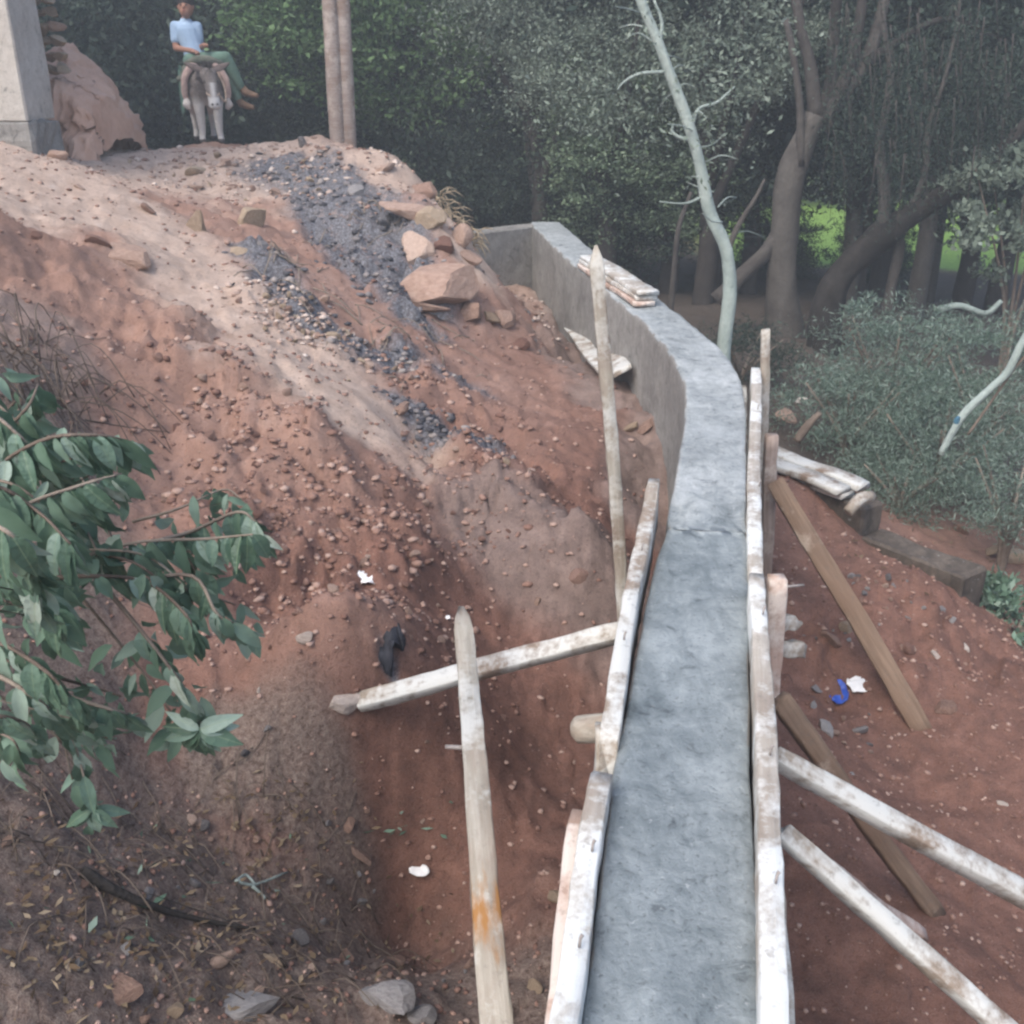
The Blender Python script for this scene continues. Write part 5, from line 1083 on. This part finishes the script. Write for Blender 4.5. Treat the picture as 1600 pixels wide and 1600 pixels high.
ell(bm, head, (.098, .086, .116), (0, 0, yawh)); ell(bm, head + vf * .03 - Vector((0, 0, .05)), (.072, .066, .068), (0, 0, yawh)); ell(bm, head + vf * .102 - Vector((0, 0, .008)), (.016, .012, .022), (0, 0, yawh))
for s in (-1, 1): ell(bm, head + vr * s * .088 - Vector((0, 0, .005)), (.016, .010, .026), (0, 0, yawh))
def arm(sh, el, ha):
    chain(bm, [(sh, .047), (el, .037), (ha, .026)]); d = (ha - el).normalized(); c = ha + d * .035; ell(bm, c, (.032, .028, .018), (0, 0, math.atan2(d.y, d.x)))
    sd_ = d.cross(Vector((0, 0, 1))).normalized()
    for k in range(4):
        b0 = ha + d * .055 + sd_ * (k - 1.5) * .017; b1 = b0 + d * (.026 + .004 * (1.5 - abs(k - 1.5))) - Vector((0, 0, .012)); cap(bm, b0, b1, .0095, .009, 8); cap(bm, b1, b1 - Vector((0, 0, .022)) - d * .006, .009, .008, 8)
    b0 = ha + d * .02 + sd_ * .028; cap(bm, b0, b0 + sd_ * .018 + d * .026 - Vector((0, 0, .006)), .0105, .009, 8)
arm(shL, elL, haL); arm(shR, elR, haR)
for (h, k, a) in ((hpA, knA, anA), (hpB, knB, anB)): chain(bm, [(h, .085), (k, .055), (k.lerp(a, .35), .052), (a, .032)])
feet = []
for a in (anA, anB):
    d = (vr * .95 + Vector((0, 0, -.18)) + vf * .2).normalized(); cap(bm, a, a + d * .12 - Vector((0, 0, .03)), .034, .026); feet.append((a, d))
me = remeshed('body', bm, .007, 2); me.materials.append(M['skin']); link('body', me, None, rd)
bm = bmesh.new(); chain(bm, [(hip + Vector((0, 0, .0)), .125), (hip.lerp(chest, .5), .118), (chest, .130), (neck - Vector((0, 0, .055)), .082)])
for s in (-1, 1): cap(bm, chest, neck + vr * s * .105 - Vector((0, 0, .085)), .10, .066)
for sh, el in ((shL, elL), (shR, elR)): cap(bm, sh, sh.lerp(el, .62), .060, .058)
me = remeshed('shirt', bm, .010, 2); me.materials.append(M['shirt']); link('shirt', me, None, rd)
bm = bmesh.new(); cap(bm, hip - Vector((0, 0, .03)), hip - Vector((0, 0, .0)), .125, .122)
for (h, k, a) in ((hpA, knA, anA), (hpB, knB, anB)): chain(bm, [(h, .098), (k, .070), (k.lerp(a, .4), .068), (k.lerp(a, .88), .052)])
me = remeshed('trousers', bm, .010, 2); me.materials.append(M['pants']); link('trousers', me, None, rd)
for a, d in feet:
    bm = bmesh.new(); chain(bm, [(a + Vector((0, 0, .02)), .042), (a + d * .03 - Vector((0, 0, .02)), .045), (a + d * .11 - Vector((0, 0, .035)), .038), (a + d * .175 - Vector((0, 0, .035)), .028)]); me = remeshed('shoe', bm, .010, 2); me.materials.append(M['shoe']); link('shoe', me, None, rd)
bm = bmesh.new(); ell(bm, head - vf * .014 + Vector((0, 0, .042)), (.108, .098, .100), (0, 0, yawh))
for i in range(40):
    a = random.uniform(0, 6.28); ell(bm, head - vf * .02 + Vector((.088 * math.cos(a), .086 * math.sin(a), .07 + random.uniform(-.02, .04))), (.022, .022, .018), (0, 0, 0), 8)
me = remeshed('hair', bm, .008, 1)
me.materials.append(M['hair']); link('hair', me, None, rd)
for s in (-1, 1):
    bm = bmesh.new(); ell(bm, head + vr * s * .030 + vf * .092 + Vector((0, 0, .012)), (.008, .012, .007), (0, 0, yawh), 10); me = bpy.data.meshes.new('eye'); bm.to_mesh(me); bm.free(); link('eye', me, M['dark'], rd)
    bm = bmesh.new(); ell(bm, head + vr * s * .031 + vf * .091 + Vector((0, 0, .032)), (.006, .018, .004), (0, 0, yawh), 10); me = bpy.data.meshes.new('eyebrow'); bm.to_mesh(me); bm.free(); link('eyebrow', me, M['hair'], rd)
bm = bmesh.new(); ell(bm, head + vf * .100 - Vector((0, 0, .048)), (.008, .022, .007), (0, 0, yawh), 10); me = bpy.data.meshes.new('mouth'); bm.to_mesh(me); bm.free(); link('mouth', me, M['lip'], rd)

# ------------------------------------------------------------------ added pale volume: lifts dark tones in place of a lens veil
hz = block('veil_volume', [(-70, -62), (90, -62), (90, 170), (-70, 170)], -8, 9, None, None, 0, 0)
hm = bpy.data.materials.new('veil_volume'); hm.use_nodes = True; hn = hm.node_tree; hn.nodes.clear()
pv = hn.nodes.new('ShaderNodeVolumePrincipled'); pv.inputs['Color'].default_value = (.86, .92, .95, 1); pv.inputs['Density'].default_value = .011; pv.inputs['Anisotropy'].default_value = .2
ho = hn.nodes.new('ShaderNodeOutputMaterial'); hn.links.new(pv.outputs[0], ho.inputs['Volume']); hz.data.materials.append(hm); hz['kind'] = 'stuff'
hz['label'] = 'thin pale volume added as a lens veil between the camera and the wood'
